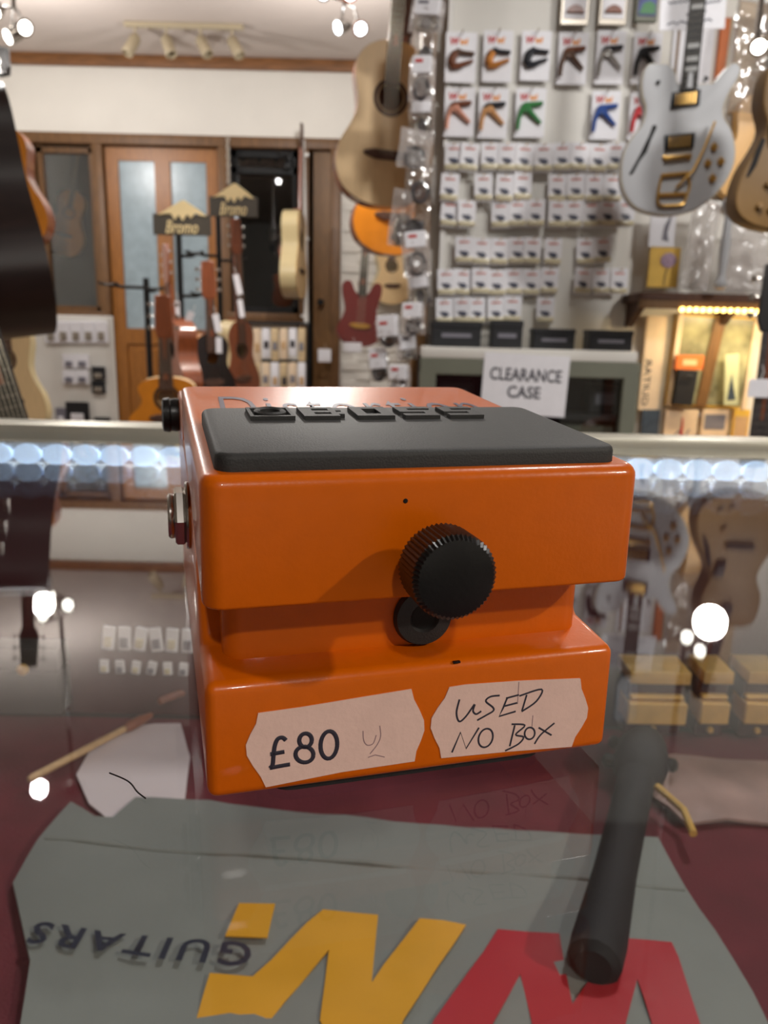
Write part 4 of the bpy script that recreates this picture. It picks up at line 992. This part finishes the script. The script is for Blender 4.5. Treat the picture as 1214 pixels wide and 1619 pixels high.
# ================================================================== STRIP OF BAGGED ACCESSORIES ON THE COLUMN
YG = 2.66
bagspec = [(672, 0, 60, 46, 1), (664, 46, 34, 60, 0), (662, 92, 44, 62, 1), (660, 150, 44, 70, 1), (654, 205, 56, 60, 0), (660, 258, 54, 62, 0), (634, 300, 40, 90, 0), (652, 318, 50, 64, 0), (648, 368, 50, 70, 1), (654, 428, 44, 60, 1), (646, 480, 46, 52, 1), (606, 505, 50, 46, 1), (634, 530, 40, 42, 1), (590, 556, 40, 50, 1), (624, 578, 44, 52, 1)]
names_ = ['at the very top of the column', 'with gold glints beside the spruce guitar neck', 'with white header beside the guitar shoulder', 'with white header beside the sound hole', 'crumpled, beside the guitar waist', 'crumpled, beside the guitar bridge', 'twisted clear, below the spruce guitar', 'dark, on the column below the bridge', 'with pale header under the twisted one', 'with white header midway down the column', 'with white header above the low group', 'with white header far left of the low group', 'with white header in the low group on the column', 'with white header at lower left of the low group', 'with pale header lowest on the column']
for i, (px, py, w_, h_, hd) in enumerate(bagspec):
    Y = YG - .045 * (i % 3); k = (Y + .11) / F_PX; px += 7
    c = at(px, py, Y); t = thing('accessory_bag', 'clear bagged accessory ' + names_[i], 'bag', c, (0, rng.uniform(-.15, .15), rng.uniform(-.5, .4)), 'bagged accessories on the wooden column')
    w, h = w_ * k * .86, h_ * k * .9
    obj('bag', pillow(w, h, .03, i * 1.7, 8, 10, .6), 'clear_bag' if i % 2 else 'milky_bag', t)
    if hd:
        bm = nb(); box(bm, (0, -.003, -.022), (w * .72, .032, .05 + .02 * (i % 2))); bevel(bm, .002, 1); hc = obj('header_card', bm, 'white_card', t)
        bm = nb(); box(bm, (-w * .1, -.0195, -.012), (w * .3, .0008, .010)); obj('print', bm, 'print_red' if i % 3 else 'print_grey', hc)
    bm = nb(); n = 26
    tube(bm, [((w * .3 * (1 - .02 * q)) * math.cos(q * .75), -.004 + .0006 * q - .006, -h * .72 + h * .26 * math.sin(q * .75)) for q in range(n)], .005, 6); obj('coil', bm, 'dark_content' if i % 3 else 'steel', t)
    bm = nb(); box(bm, (w * .04, .002, -h * .7), (w * .62, .012, h * .46), Matrix.Rotation(rng.uniform(-.3, .3), 4, 'Y')); bevel(bm, .004, 2); obj('contents', bm, ('dark_content', 'box_black', 'rosewood')[i % 3], t)

# ================================================================== PACKET PANEL
YPN = YP - .06
a, b = at(676, 560, YPN), at(1012, 0, YPN)
t = thing('display_board', 'tall white board covered with capo cards and small packets', 'display panel', ((a.x + b.x) / 2 + .02, YPN + .02, a.z))
pwid, ph = b.x - a.x - .05, ZC - a.z - .1
bm = nb(); box(bm, (0, 0, ph / 2), (pwid, .03, ph)); bevel(bm, .003, 1); obj('board', bm, 'panel_white', t)
bm = nb(); box(bm, (-pwid / 2 - .008, 0, ph / 2), (.016, .05, ph)); obj('edge_trim', bm, 'white_plastic', t)
YK = YPN - .02
def capo_card(label, x0, y0, x1, y1, style, m, jaw):
    a, b = at(x0, y1, YK), at(x1, y0, YK); c = (a + b) / 2; w, h = b.x - a.x, b.z - a.z
    t = thing('capo_card', label, 'capo card', c, (0, 0, rng.uniform(-.05, .05)), 'capo cards on the white panel')
    bm = nb(); box(bm, (0, 0, 0), (w, .004, h)); bevel(bm, .0012, 1); obj('card', bm, 'white_card', t)
    wall_text('print', 'W', -w * .36, -w * .04, h * .24, h * .39, -.0022, 'print_red', t, .2, .05, .0008)
    wall_text('print', 'wi', -w * .05, w * .22, h * .25, h * .38, -.0022, 'print_orange', t, .2, .05, .0008)
    bm = nb(); tube(bm, [(0, .0, h * .46), (0, -.03, h * .46), (0, -.034, h * .48)], .0022, 6); obj('hook', bm, 'steel', t)
    y = -.014
    if style == 'fork':
        bm = nb(); tube(bm, [(-w * .32, y, -h * .14), (-w * .28, y, -h * .0), (-w * .1, y, h * .10), (w * .05, y, h * .075), (w * .42, y, h * .06)], [.010, .012, .010, .007, .006], 8); obj('upper_jaw', bm, jaw, t)
        bm = nb(); tube(bm, [(-w * .32, y, -h * .13), (-w * .25, y, -h * .2), (-w * .05, y, -h * .19), (w * .15, y, -h * .13), (w * .38, y, -h * .08)], [.009, .012, .010, .007, .005], 8); obj('lower_jaw', bm, m, t)
        bm = nb(); tube(bm, [(-w * .30, y, -h * .15), (-w * .27, y, -h * .04), (-w * .18, y, h * .06)], .0135, 8); obj('body', bm, m, t)
    else:
        bm = nb(); tube(bm, [(-w * .30, y, h * .08), (-w * .2, y, h * .13), (w * .05, y, h * .15), (w * .38, y, h * .18)], [.008, .010, .009, .007], 8); obj('bar', bm, jaw, t)
        bm = nb(); tube(bm, [(-w * .12, y - .004, h * .09), (-w * .3, y - .004, h * .03), (-w * .38, y - .004, -h * .14), (-w * .4, y - .004, -h * .36)], [.009, .009, .007, .006], 8); obj('handle', bm, m, t)
        bm = nb(); tube(bm, [(-w * .14, y, h * .1), (w * .02, y, -h * .02), (w * .2, y, -h * .13), (w * .36, y, -h * .22)], [.011, .009, .007, .005], 8); obj('handle', bm, m, t)
        bm = nb(); lathe(bm, [(.012, 0), (.013, .003), (.013, .012), (.011, .014)], (-w * .14, y + .006, h * .07), (0, -1, 0), 14); obj('spring', bm, m, t)
mk('capo_brown', (110, 62, 38), .4); mk('capo_gold', (196, 128, 60), .35, .4); mk('capo_black', (30, 32, 40), .4); mk('capo_silver', (184, 182, 178), .3, .7); mk('capo_rose', (206, 146, 124), .35, .3)
mk('capo_green', (52, 124, 66), .4); mk('capo_blue', (44, 78, 150), .4); mk('capo_red', (200, 44, 52), .4); mk('capo_bronze', (96, 72, 58), .4, .3); mk('capo_peach', (216, 162, 110), .35, .3)
z5 = lambda x, y: (670 + x / 3.68, y / 3.68)
for lab, x0, y0, x1, y1, st_, m, jw in (
    ('card with brown forked capo, leftmost of the upper row', 118, 190, 312, 480, 'fork', 'capo_brown', 'capo_bronze'),
    ('card with gold forked capo, second in the upper row', 335, 180, 522, 478, 'fork', 'capo_gold', 'capo_black'),
    ('card with black forked capo, third in the upper row', 555, 182, 745, 470, 'fork', 'capo_black', 'capo_black'),
    ('card with dark bronze trigger capo in the upper row', 768, 190, 962, 492, 'trig', 'capo_bronze', 'capo_brown'),
    ('card with silver trigger capo in the upper row', 988, 180, 1180, 490, 'trig', 'capo_silver', 'capo_black'),
    ('card with black trigger capo beside the white guitar horn', 1200, 190, 1392, 490, 'trig', 'capo_black', 'capo_black'),
    ('card with rose trigger capo, leftmost of the lower row', 112, 512, 300, 795, 'trig', 'capo_rose', 'capo_brown'),
    ('card with peach trigger capo, second in the lower row', 308, 515, 496, 805, 'trig', 'capo_peach', 'capo_black'),
    ('card with green trigger capo in the lower row', 522, 515, 715, 800, 'trig', 'capo_green', 'capo_green'),
    ('card with blue trigger capo in the lower row', 960, 530, 1148, 812, 'trig', 'capo_blue', 'capo_blue'),
    ('card with red trigger capo half hidden by the white guitar', 1178, 540, 1366, 815, 'trig', 'capo_red', 'capo_red')):
    capo_card(lab, *z5(x0, y0), *z5(x1, y1), st_, m, jw)
# framed plectrum boxes at the top
for lab, x0, y0, x1, y1, pic in (('grey framed packet with brown dome, left of two at the top', 788, -80, 968, 150, 0), ('grey framed packet with brown dome, right of two at the top', 1010, -80, 1190, 150, 0), ('blue and green picture packet at the top beside the brown domes', 1222, -80, 1370, 130, 1)):
    A, B = z5(x0, y1), z5(x1, y0); a, b = at(*A, YK - .01), at(*B, YK - .01); c = (a + b) / 2; w, h = b.x - a.x, b.z - a.z
    t = thing('framed_packet', lab, 'packet', c)
    bm = nb(); box(bm, (0, 0, 0), (w, .02, h)); bevel(bm, .002, 1); obj('case', bm, 'steel' if not pic else 'case_metal', t)
    bm = nb(); box(bm, (0, -.0115, h * .06), (w * .8, .003, h * .82)); obj('insert', bm, 'white_card' if not pic else 'blue_pic', t)
    bm = nb()
    if not pic:
        prism(bm, [(-w * .33, -h * .22)] + [(-w * .26 + w * .52 * k / 8, -h * .22 + h * .2 * math.sin(PI * (.18 + .64 * k / 8))) for k in range(9)] + [(w * .33, -h * .22)], -.022, -.013); bevel(bm, .002, 1); obj('dome', bm, 'mahogany', t)
    else:
        prism(bm, [(-w * .36, -h * .3), (w * .36, -h * .3), (w * .36, -h * .05), (w * .1, h * .05), (-w * .2, -h * .02)], -.0145, -.013); obj('picture_patch', bm, 'capo_green', t)
# small packets: built once, then copied
k_ = (YK + .11) / F_PX
pk0 = thing('plectrum_packet', 'small white packet', 'packet', (0, 0, 0))
w, h = 27 * k_, 39 * k_
bm = nb(); box(bm, (0, 0, 0), (w, .003, h)); bevel(bm, .001, 1); obj('card', bm, 'white_card', pk0)
bm = nb(); box(bm, (0, -.0035, -h * .34), (w * .94, .011, h * .2)); bevel(bm, .003, 2); obj('blister', bm, 'blister', pk0)
bm = nb(); prism(bm, [(-w * .3, -h * .02), (w * .12, -h * .02), (w * .3, -h * .14), (w * .1, -h * .24), (-w * .1, -h * .2)], -.005, -.002); bevel(bm, .001, 1); obj('plectrum', bm, 'pick_grey', pk0)
bm = nb(); box(bm, (0, -.0021, h * .3), (w * .55, .0012, h * .07)); obj('print', bm, 'print_pink', pk0)
bm = nb(); tube(bm, [(0, .01, h * .43), (0, -.024, h * .43), (0, -.028, h * .46)], .0016, 6); obj('hook', bm, 'gold', pk0)
rows = [(110, [90, 180, 300, 400, 500, 610, 720, 820, 930, 1030]), (285, [65, 262, 385, 490, 690, 800, 905, 1012]), (440, [65, 165, 360, 460, 566, 690, 785, 890, 985, 1090]), (655, [150, 250, 355, 460, 545, 665, 855, 955]), (835, [45, 140, 245, 340, 437, 540, 645, 840, 945, 1050]), (1000, [35, 140, 225, 335, 430, 622])]
pal = {}
first = True
for j, (y, xs) in enumerate(rows):
    for i, x in enumerate(xs):
        px, py = 680 + (x + 48) / 3.68, 200 + (y + 70 + rng.uniform(-6, 6)) / 3.68
        c = at(px, py, YK - .006 - .012 * rng.random())
        lab = 'small white plectrum packet, %s from the left in the %s row of packets' % (ORD[i], ('top', 'second', 'third', 'fourth', 'fifth', 'bottom')[j])
        rot = (0, rng.uniform(-.06, .06), rng.uniform(-.15, .15))
        if first: pk0.location = c; pk0.rotation_euler = rot; pk0['label'] = lab; pk0['group'] = 'plectrum packets on the white panel'; first = False
        else: dup(pk0, c, rot, lab, 'plectrum packets on the white panel')

# ================================================================== CLEARANCE CASE, SHELF AND BOXES
YCC = YP - .30
a, b = at(664, 565, YCC), at(1012, 565, YCC); cx, w = (a.x + b.x) / 2, b.x - a.x; zt = a.z
cc = thing('clearance_cabinet', 'grey green metal framed glass cabinet behind the counter bearing the clearance notice', 'cabinet', (cx, YCC, FLOOR_Z))
H = zt - FLOOR_Z; Dp = .24; fr = .055
bm = nb(); box(bm, (0, 0, H - fr / 2), (w, .04, fr)); bevel(bm, .004, 1); obj('top_rail', bm, 'case_metal', cc)
bm = nb(); box(bm, (0, 0, fr / 2), (w, .04, fr)); bevel(bm, .004, 1); obj('bottom_rail', bm, 'case_metal', cc)
for s in (-1, 1):
    bm = nb(); box(bm, (s * (w / 2 - fr / 2), 0, H / 2), (fr, .041, H - .004)); bevel(bm, .004, 1); obj('stile', bm, 'case_metal', cc)
bm = nb(); box(bm, (0, Dp - .01, H / 2), (w - .01, .02, H - .02)); obj('back', bm, 'case_dark', cc)
for s in (-1, 1):
    bm = nb(); box(bm, (s * (w / 2 - .008), Dp / 2 + .01, H / 2), (.016, Dp - .04, H - .02)); obj('side', bm, 'case_dark', cc)
bm = nb(); box(bm, (0, .004, H / 2), (w - 2 * fr, .005, H - 2 * fr)); obj('door_pane', bm, 'pane', cc)
zs_ = at(850, 650, YCC).z - FLOOR_Z
bm = nb(); box(bm, (0, .12, zs_ - .02), (w - .05, Dp - .06, .02)); obj('shelf', bm, 'case_dark', cc)
bm = nb(); box(bm, (0, .06, zs_ / 2 - .02), (w - 2 * fr, .02, zs_ - .06)); obj('lower_panel', bm, 'case_green', cc)
bm = nb(); box(bm, (-.004, .085, H + .018), (w - .02, Dp - .03, .036)); bevel(bm, .004, 2); obj('top_board', bm, 'panel_white', cc)
for i, (x0, x1) in enumerate(((690, 745), (925, 975))):
    a, b = at(x0, 640, YCC + .12), at(x1, 640, YCC + .12); q = thing('boxed_item', 'dark boxed item inside the glass cabinet, at its %s' % ('left end', 'right end')[i], 'box', ((a.x + b.x) / 2, YCC + .12, FLOOR_Z + zs_ - .009))
    bm = nb(); box(bm, (0, 0, .05), (b.x - a.x, .09, .1)); bevel(bm, .004, 1); obj('carton', bm, 'box_black', q)
    bm = nb(); box(bm, (0, -.0456, .05), ((b.x - a.x) * .6, .001, .04)); obj('print', bm, 'print_grey', q)
a, b = at(760, 655, YCC - .025), at(901, 562, YCC - .025); c = (a + b) / 2; w_, h_ = b.x - a.x, b.z - a.z
t = thing('clearance_notice', 'white paper notice reading CLEARANCE CASE fixed to the glass cabinet', 'notice', (c.x, YCC - .0225, c.z), (0, math.radians(1.6), 0))
bm = nb(); box(bm, (0, 0, 0), (w_, .0016, h_)); obj('paper', bm, 'white_card', t)
wall_text('lettering', 'CLEARANCE', -w_ * .42, w_ * .42, h_ * .06, h_ * .27, -.001, 'ink_dark', t, 0, .02)
wall_text('lettering', 'CASE', -w_ * .2, w_ * .19, -h_ * .22, -h_ * .02, -.001, 'ink_dark', t, 0, .02)
Ztop = FLOOR_Z + H + .0365
for i, (x0, x1, hh, wn) in enumerate(((680, 756, .085, 'wide one at the left end'), (773, 820, .092, 'narrow tall one, second from left'), (838, 901, .068, 'third from left'), (924, 990, .068, 'right end one'))):
    a, b = at(x0, 545, YCC + .12), at(x1, 545, YCC + .12); w_ = b.x - a.x
    q = thing('black_box', 'black storage box on the cabinet top board, ' + wn, 'box', ((a.x + b.x) / 2, YCC + .10, Ztop), (0, 0, rng.uniform(-.06, .06)), 'black boxes on the cabinet top')
    bm = nb(); box(bm, (0, 0, hh * .38), (w_, .11, hh * .76)); bevel(bm, .003, 1); obj('tray', bm, 'box_black', q)
    bm = nb(); box(bm, (0, 0, hh * .87), (w_ * 1.03, .116, hh * .26)); bevel(bm, .003, 1); obj('lid', bm, 'box_black', q)
    bm = nb(); box(bm, (0, -.0556, hh * .45), (w_ * .6, .001, hh * .16)); obj('label_strip', bm, 'print_grey', q)

# ================================================================== RIGHT-HAND DISPLAY
YRt = YP - .16
a, b = at(1004, 470, YRt), at(1330, 470, YRt)
t = thing('wall_shelf', 'dark wooden shelf with warm LED row under it at right', 'shelf', ((a.x + b.x) / 2, YRt + .05, a.z))
w = b.x - a.x
bm = nb(); box(bm, (0, 0, 0), (w, .22, .03)); bevel(bm, .004, 1); obj('board', bm, 'rosewood', t)
bm = nb(); box(bm, (0, -.10, -.022), (w, .02, .03)); bevel(bm, .002, 1); obj('front_lip', bm, 'brown_wood', t)
for x in (-w * .46, 0, w * .4):
    bm = nb(); prism(bm, [(-.08, -.015), (.10, -.015), (.10, -.10), (.08, -.10)], x - .012, x + .012, 'x'); obj('bracket', bm, 'rosewood', t)
lz = at(1130, 494, YRt - .05).z - a.z
bm = nb(); c0 = at(1062, 494, YRt).x - t.location.x
box(bm, ((c0 + w / 2) / 2, -.108, lz + .012), (w / 2 - c0, .008, .012)); ls = obj('led_strip', bm, 'gold', t)
for k in range(24):
    if k == 0:
        bm = nb(); lathe(bm, [(.0085, 0), (.0082, .003), (.006, .006), (.002, .008)], (0, 0, 0), (0, -.8, -.6), 10); lm = mesh_of('led', bm); lm.materials.append(M['led_warm'])
    link('led', lm, None, ls, (c0 + .012 + k * .0235, -.113, lz + .008))
bl = bpy.data.lights.new('shelf_led_light', 'AREA'); bl.shape = 'RECTANGLE'; bl.size = .6; bl.size_y = .012; bl.energy = 3.0; bl.color = (1, .78, .45)
blo = bpy.data.objects.new('shelf_led_light', bl); COL.objects.link(blo); blo.location = (t.location.x + .1, YRt - .07, t.location.z + lz - .006); blo.rotation_euler = Vector((0, .35, -1)).to_track_quat('-Z', 'Y').to_euler()
# alcove cabinet under the shelf
YA = YP - .03
def rpanel(name, label, cat, x0, y0, x1, y1, Y, m, th=.006, rz=0.0, bv=.001):
    a, b = at(x0, y1, Y), at(x1, y0, Y); c = (a + b) / 2; w, h = b.x - a.x, b.z - a.z
    t = thing(name, label, cat, c, (0, rz, 0)); bm = nb(); box(bm, (0, 0, 0), (w, th, h))
    if bv: bevel(bm, bv, 1)
    obj('card' if th < .02 else 'body', bm, m, t); return t, w, h
mk('pale_green', (196, 198, 158), .5, var=.1, scale=12); mk('mirror_painted', (186, 182, 142), .25, col2=(92, 88, 66), scale=11); mk('mirror', (214, 214, 200), .06, 1.0)
t, w, h = rpanel('mirror_cabinet', 'shallow mirror fronted cabinet glowing under the warm LED row', 'cabinet', 1052, 500, 1196, 642, YA, 'yellow_card', .03, math.radians(1.5))
bm = nb(); box(bm, (0, -.016, 0), (w * .88, .003, h * .94)); obj('mirror', bm, 'mirror_painted', t)  # blotchy pale and dark colour painted in place of the mirror's reflections
bm = nb(); box(bm, (-w * .03, -.022, 0), (w * .13, .014, h * .98), Matrix.Rotation(math.radians(5), 4, 'Y')); obj('centre_post', bm, 'brown_wood', t)
for s in (-1, 1):
    bm = nb(); box(bm, (s * w * .47, -.02, 0), (w * .06, .014, h)); obj('side_stile', bm, 'warm_card', t)
def blob(label, px, py, Y, w_, h_, m):
    guitar('acoustic_guitar', label, at(px, py, Y), rot_of(rng.uniform(-15, 15), 0, rng.uniform(-6, 6)), L=h_, W=w_, D=.04, side=m, front=m, neckl=.06, rosette='ebony')
t, w, h = rpanel('ukulele_case', 'dark slim case propped at the left inside the glowing mirror cabinet', 'case', 1064, 585, 1100, 640, YA - .05, 'dark_stick', .03, .06)
bm = nb(); tube(bm, [(-.012, -.016, h * .3), (-.012, -.03, h * .34), (.012, -.03, h * .34), (.012, -.016, h * .3)], .003, 6); obj('handle', bm, 'metal_black', t)
t, w, h = rpanel('orange_packet', 'orange packet on top of the dark slim case in the mirror cabinet', 'packet', 1066, 562, 1112, 584, YA - .05, 'orange_card', .02)
bm = nb(); box(bm, (0, -.0105, 0), (w * .5, .001, h * .4)); obj('print', bm, 'cream_side', t)
t, w, h = rpanel('green_bottle_card', 'pale card leaning at the right side of the mirror cabinet', 'card', 1140, 560, 1172, 640, YA - .05, 'pale_green', .008, -.1)
bm = nb(); prism(bm, [(-w * .3, -h * .4), (w * .3, -h * .4), (w * .1, -h * .1), (0, h * .1), (-w * .15, -h * .1)], -.006, -.004); obj('print', bm, 'blue_card', t)
# cream panel with vertical writing
t, w, h = rpanel('lettered_panel', 'cream panel with vertical dark lettering beside the clearance cabinet', 'panel', 1008, 500, 1054, 648, YA - .01, 'warm_card', .012)
tm = text_me('GUITAR', 1, .01, .15, .01)
fit_text(tm, lambda u, v, w_: Vector((-w * .38 + v * w * .34, -.0062 - (.0006 if w_ > 0 else 0), -h * .45 + u * h * .5))); link('lettering', tm, 'ink_dark', t)
# bottom row of cards on a ledge
a, b = at(1006, 712, YRt), at(1300, 712, YRt); bm = nb(); box(bm, ((a.x + b.x) / 2, YP - .11, a.z - .01), (b.x - a.x, .2, .02)); bevel(bm, .003, 1); tag(obj('card_ledge', bm, 'pale_wood'), 'pale ledge under the bottom row of picture cards at right', 'shelf')
for nm, lab, x0, y0, x1, y1, m in (('picture_card', 'dark blue picture card, leftmost on the ledge beside the cabinet', 1010, 648, 1044, 704, 'blue_card'), ('picture_card', 'cream card with red figure drawing on the right ledge', 1046, 648, 1104, 708, 'warm_card'), ('picture_card', 'card with grey landscape picture on the right ledge', 1106, 648, 1152, 690, 'warm_card'), ('picture_card', 'golden yellow card at the right of the ledge row', 1153, 648, 1186, 706, 'yellow_card')):
    t, w, h = rpanel(nm, lab, 'card', x0, y0, x1, y1, YP - .05, m, .008)
    bm = nb()
    if 'figure' in lab:
        tube(bm, [(-w * .25, -.0048, -h * .25), (-w * .05, -.0048, -h * .05), (w * .15, -.0048, -h * .2), (w * .28, -.0048, 0)], .003, 6); obj('drawing', bm, 'print_grey', t)
        bm = nb(); tube(bm, [(w * .03, -.0048, -h * .15), (w * .04, -.0048, h * .12), (w * .02, -.0048, h * .3)], [.006, .004, .002], 6); obj('drawing', bm, 'print_red', t)
    else: box(bm, (0, -.0045, h * .05), (w * .8, .001, h * .55)); obj('picture', bm, {'dark': 'blue_card', 'card': 'print_grey', 'gold': 'pale_wood'}[lab[:4]], t)
# flower card, white card above it
t, w, h = rpanel('flower_card', 'yellow card with a mauve flower under a white panel, right of the packets', 'card', 1022, 392, 1076, 454, YP - .08, 'yellow_card', .01)
c0 = Vector((w * .12, -.006, h * .18))
for k in range(9):
    a = 2 * PI * k / 9; bm = nb(); lathe(bm, [(.0, 0), (.010, .001), (.012, .003), (.004, .005)], c0 + Vector((.017 * math.cos(a), 0, .014 * math.sin(a))), (0, -1, 0), 10); obj('petal', bm, 'purple', t)
bm = nb(); lathe(bm, [(.012, 0), (.012, .005), (.006, .007)], c0, (0, -1, 0), 12); obj('flower_heart', bm, 'purple', t)
bm = nb(); tube(bm, [c0 + Vector((0, 0, -.02)), Vector((w * .05, -.006, -h * .25)), Vector((w * .04, -.006, -h * .46))], .0022, 6); obj('stalk', bm, 'capo_bronze', t)
t, w, h = rpanel('white_card', 'white card with grey print just above the yellow flower card', 'card', 1024, 336, 1070, 390, YP - .08, 'white_card', .008)
bm = nb(); prism(bm, [(w * .05, h * .1), (w * .25, h * .4), (w * .3, h * .35), (w * .2, -h * .1), (w * .28, -h * .35), (0, -h * .3)], -.0052, -.0038); obj('print', bm, 'print_grey', t)
# note above the guitar, orange sleeve and clear sleeves
t, w, h = rpanel('handwritten_note', 'white note with scribbled lines behind the white guitar neck', 'note', 1040, -30, 1152, 46, 2.5, 'white_card', .003, math.radians(-3))
for i, (z, a0, a1) in enumerate(((.28, -.35, .3), (.05, -.38, .0), (.02, .1, .42), (-.18, -.1, .2), (-.36, -.38, .3))):
    bm = nb(); tube(bm, [(w * (a0 + (a1 - a0) * q / 14), -.002, h * (z + .05 * q / 14) + .004 * math.sin(q * 2.3 + i)) for q in range(15)], .002, 5); obj('scribble', bm, 'ink_blue', t)
t, w, h = rpanel('orange_sleeve', 'orange sleeve standing behind the right horn of the white guitar', 'sleeve', 1128, 30, 1158, 140, YP - .0105, 'orange_card', .02)
bm = nb(); box(bm, (w * .38, -.011, 0), (w * .2, .002, h * .98)); obj('edge_band', bm, 'cream_side', t)
t, w, h = rpanel('tall_card', 'tall pinkish white card behind the white guitar neck', 'card', 1056, 46, 1130, 140, YP - .006, 'white_card', .01)
bm = nb(); box(bm, (-w * .38, -.006, 0), (w * .07, .002, h * .98)); obj('edge_band', bm, 'brown_wood', t)
t, w, h = rpanel('cream_backing', 'cream backing card at the upper right behind the lamp', 'card', 1150, -40, 1300, 180, YP - .006, 'warm_card', .01)
bm = nb(); box(bm, (w * .18, -.006, 0), (w * .2, .002, h * .9)); obj('print', bm, 'orange_card', t)
def cbag(label, x0, y0, x1, y1, Y, d, m, sd, rz=0):
    a, b = at(x0, y1, Y), at(x1, y0, Y); t = thing('plastic_bag', label, 'bag', ((a.x + b.x) / 2, Y, b.z), (0, rz, 0))
    obj('bag', pillow(b.x - a.x, b.z - a.z, d, sd, 14, 18, .55), m, t)
    bm = nb(); box(bm, (0, -.0, -.006), ((b.x - a.x) * .96, .006, .014)); obj('seal', bm, 'white_plastic', t)
    return t
cbag('crumpled clear bag hanging below the white guitar', 1082, 318, 1142, 458, YP - .14, .05, 'milky_bag', 3.1, .06)
cbag('wide crumpled clear bag hanging below the tan guitar', 1140, 340, 1250, 462, YP - .16, .06, 'milky_bag', 8.4)
cbag('clear bag catching lamp glare at the upper right edge', 1146, 0, 1260, 178, YP - .12, .05, 'clear_bag', 5.2, .1)
# turned white peg between the guitars
c = at(1150, 360, 2.58); c.z = at(1130, 470, YRt).z + .02; hh_ = at(1150, 338, 2.58).z - c.z; t = thing('turned_leg', 'white turned knobbed post between the white and tan guitars', 'post', c)
bm = nb(); lathe(bm, [(.01, 0), (.02, .006), (.022, .02), (.014, .032), (.012, .05), (.017, hh_ * .55), (.013, hh_ * .8), (.012, hh_)], (0, 0, 0), (0, 0, 1), 20); obj('post', bm, 'white_lacquer', t)
bm = nb(); lathe(bm, [(.012, 0), (.022, .02), (.026, .04), (.018, .055)], (0, 0, hh_ - .003), (0, 0, 1), 20); obj('knob', bm, 'white_lacquer', t)
# dark maroon pouch and leaning neck at lower right
c = at(1131, 720, 2.3); t = thing('maroon_pouch', 'dark maroon rounded pouch low at right behind the counter', 'pouch', (c.x, c.y, c.z - .02))
k = 2.41 / F_PX
bm = nb(); prism(bm, [(24 * k * math.cos(a), 32 * k * math.sin(a)) for a in (PI * q / 14 for q in range(15))], -.03, .03); bevel(bm, .008, 2, 50); obj('pouch', bm, 'maroon_obj', t)
bm = nb(); tube(bm, [(20 * k * math.cos(a), -.031, 27 * k * math.sin(a)) for a in (PI * q / 14 for q in range(15))], .002, 6); obj('zip', bm, 'metal_black', t)
q0, q1 = at(1186, 735, 1.9), at(1206, 560, 1.9); ax = (q1 - q0).normalized()
guitar('acoustic_guitar', 'guitar leaning with its grey fretted neck at the lower right edge', q0 - ax * .46, rot_of(-8, 0, math.degrees(math.atan2(ax.x, ax.z))), L=.44, W=.34, D=.09, fb='dark_content', neckl=.36, head='ebony')
ptag('white tag on the leaning neck at the lower right edge', 1200, 614, 1.84, .055, .045)
# wall hook at the far left top
c = at(6, 108, 2.9); t = thing('guitar_hanger', 'black wall hanger with curled hook at the upper left edge', 'hanger', c)
bm = nb(); tube(bm, [(-.02, .02, .03), (-.02, .0, .0), (.0, -.03, -.03), (.03, -.04, -.03), (.036, -.04, -.005)], .008, 8); obj('hook', bm, 'metal_black', t)
bm = nb(); box(bm, (-.02, .025, .03), (.06, .02, .09)); bevel(bm, .004, 1); obj('plate', bm, 'metal_black', t)
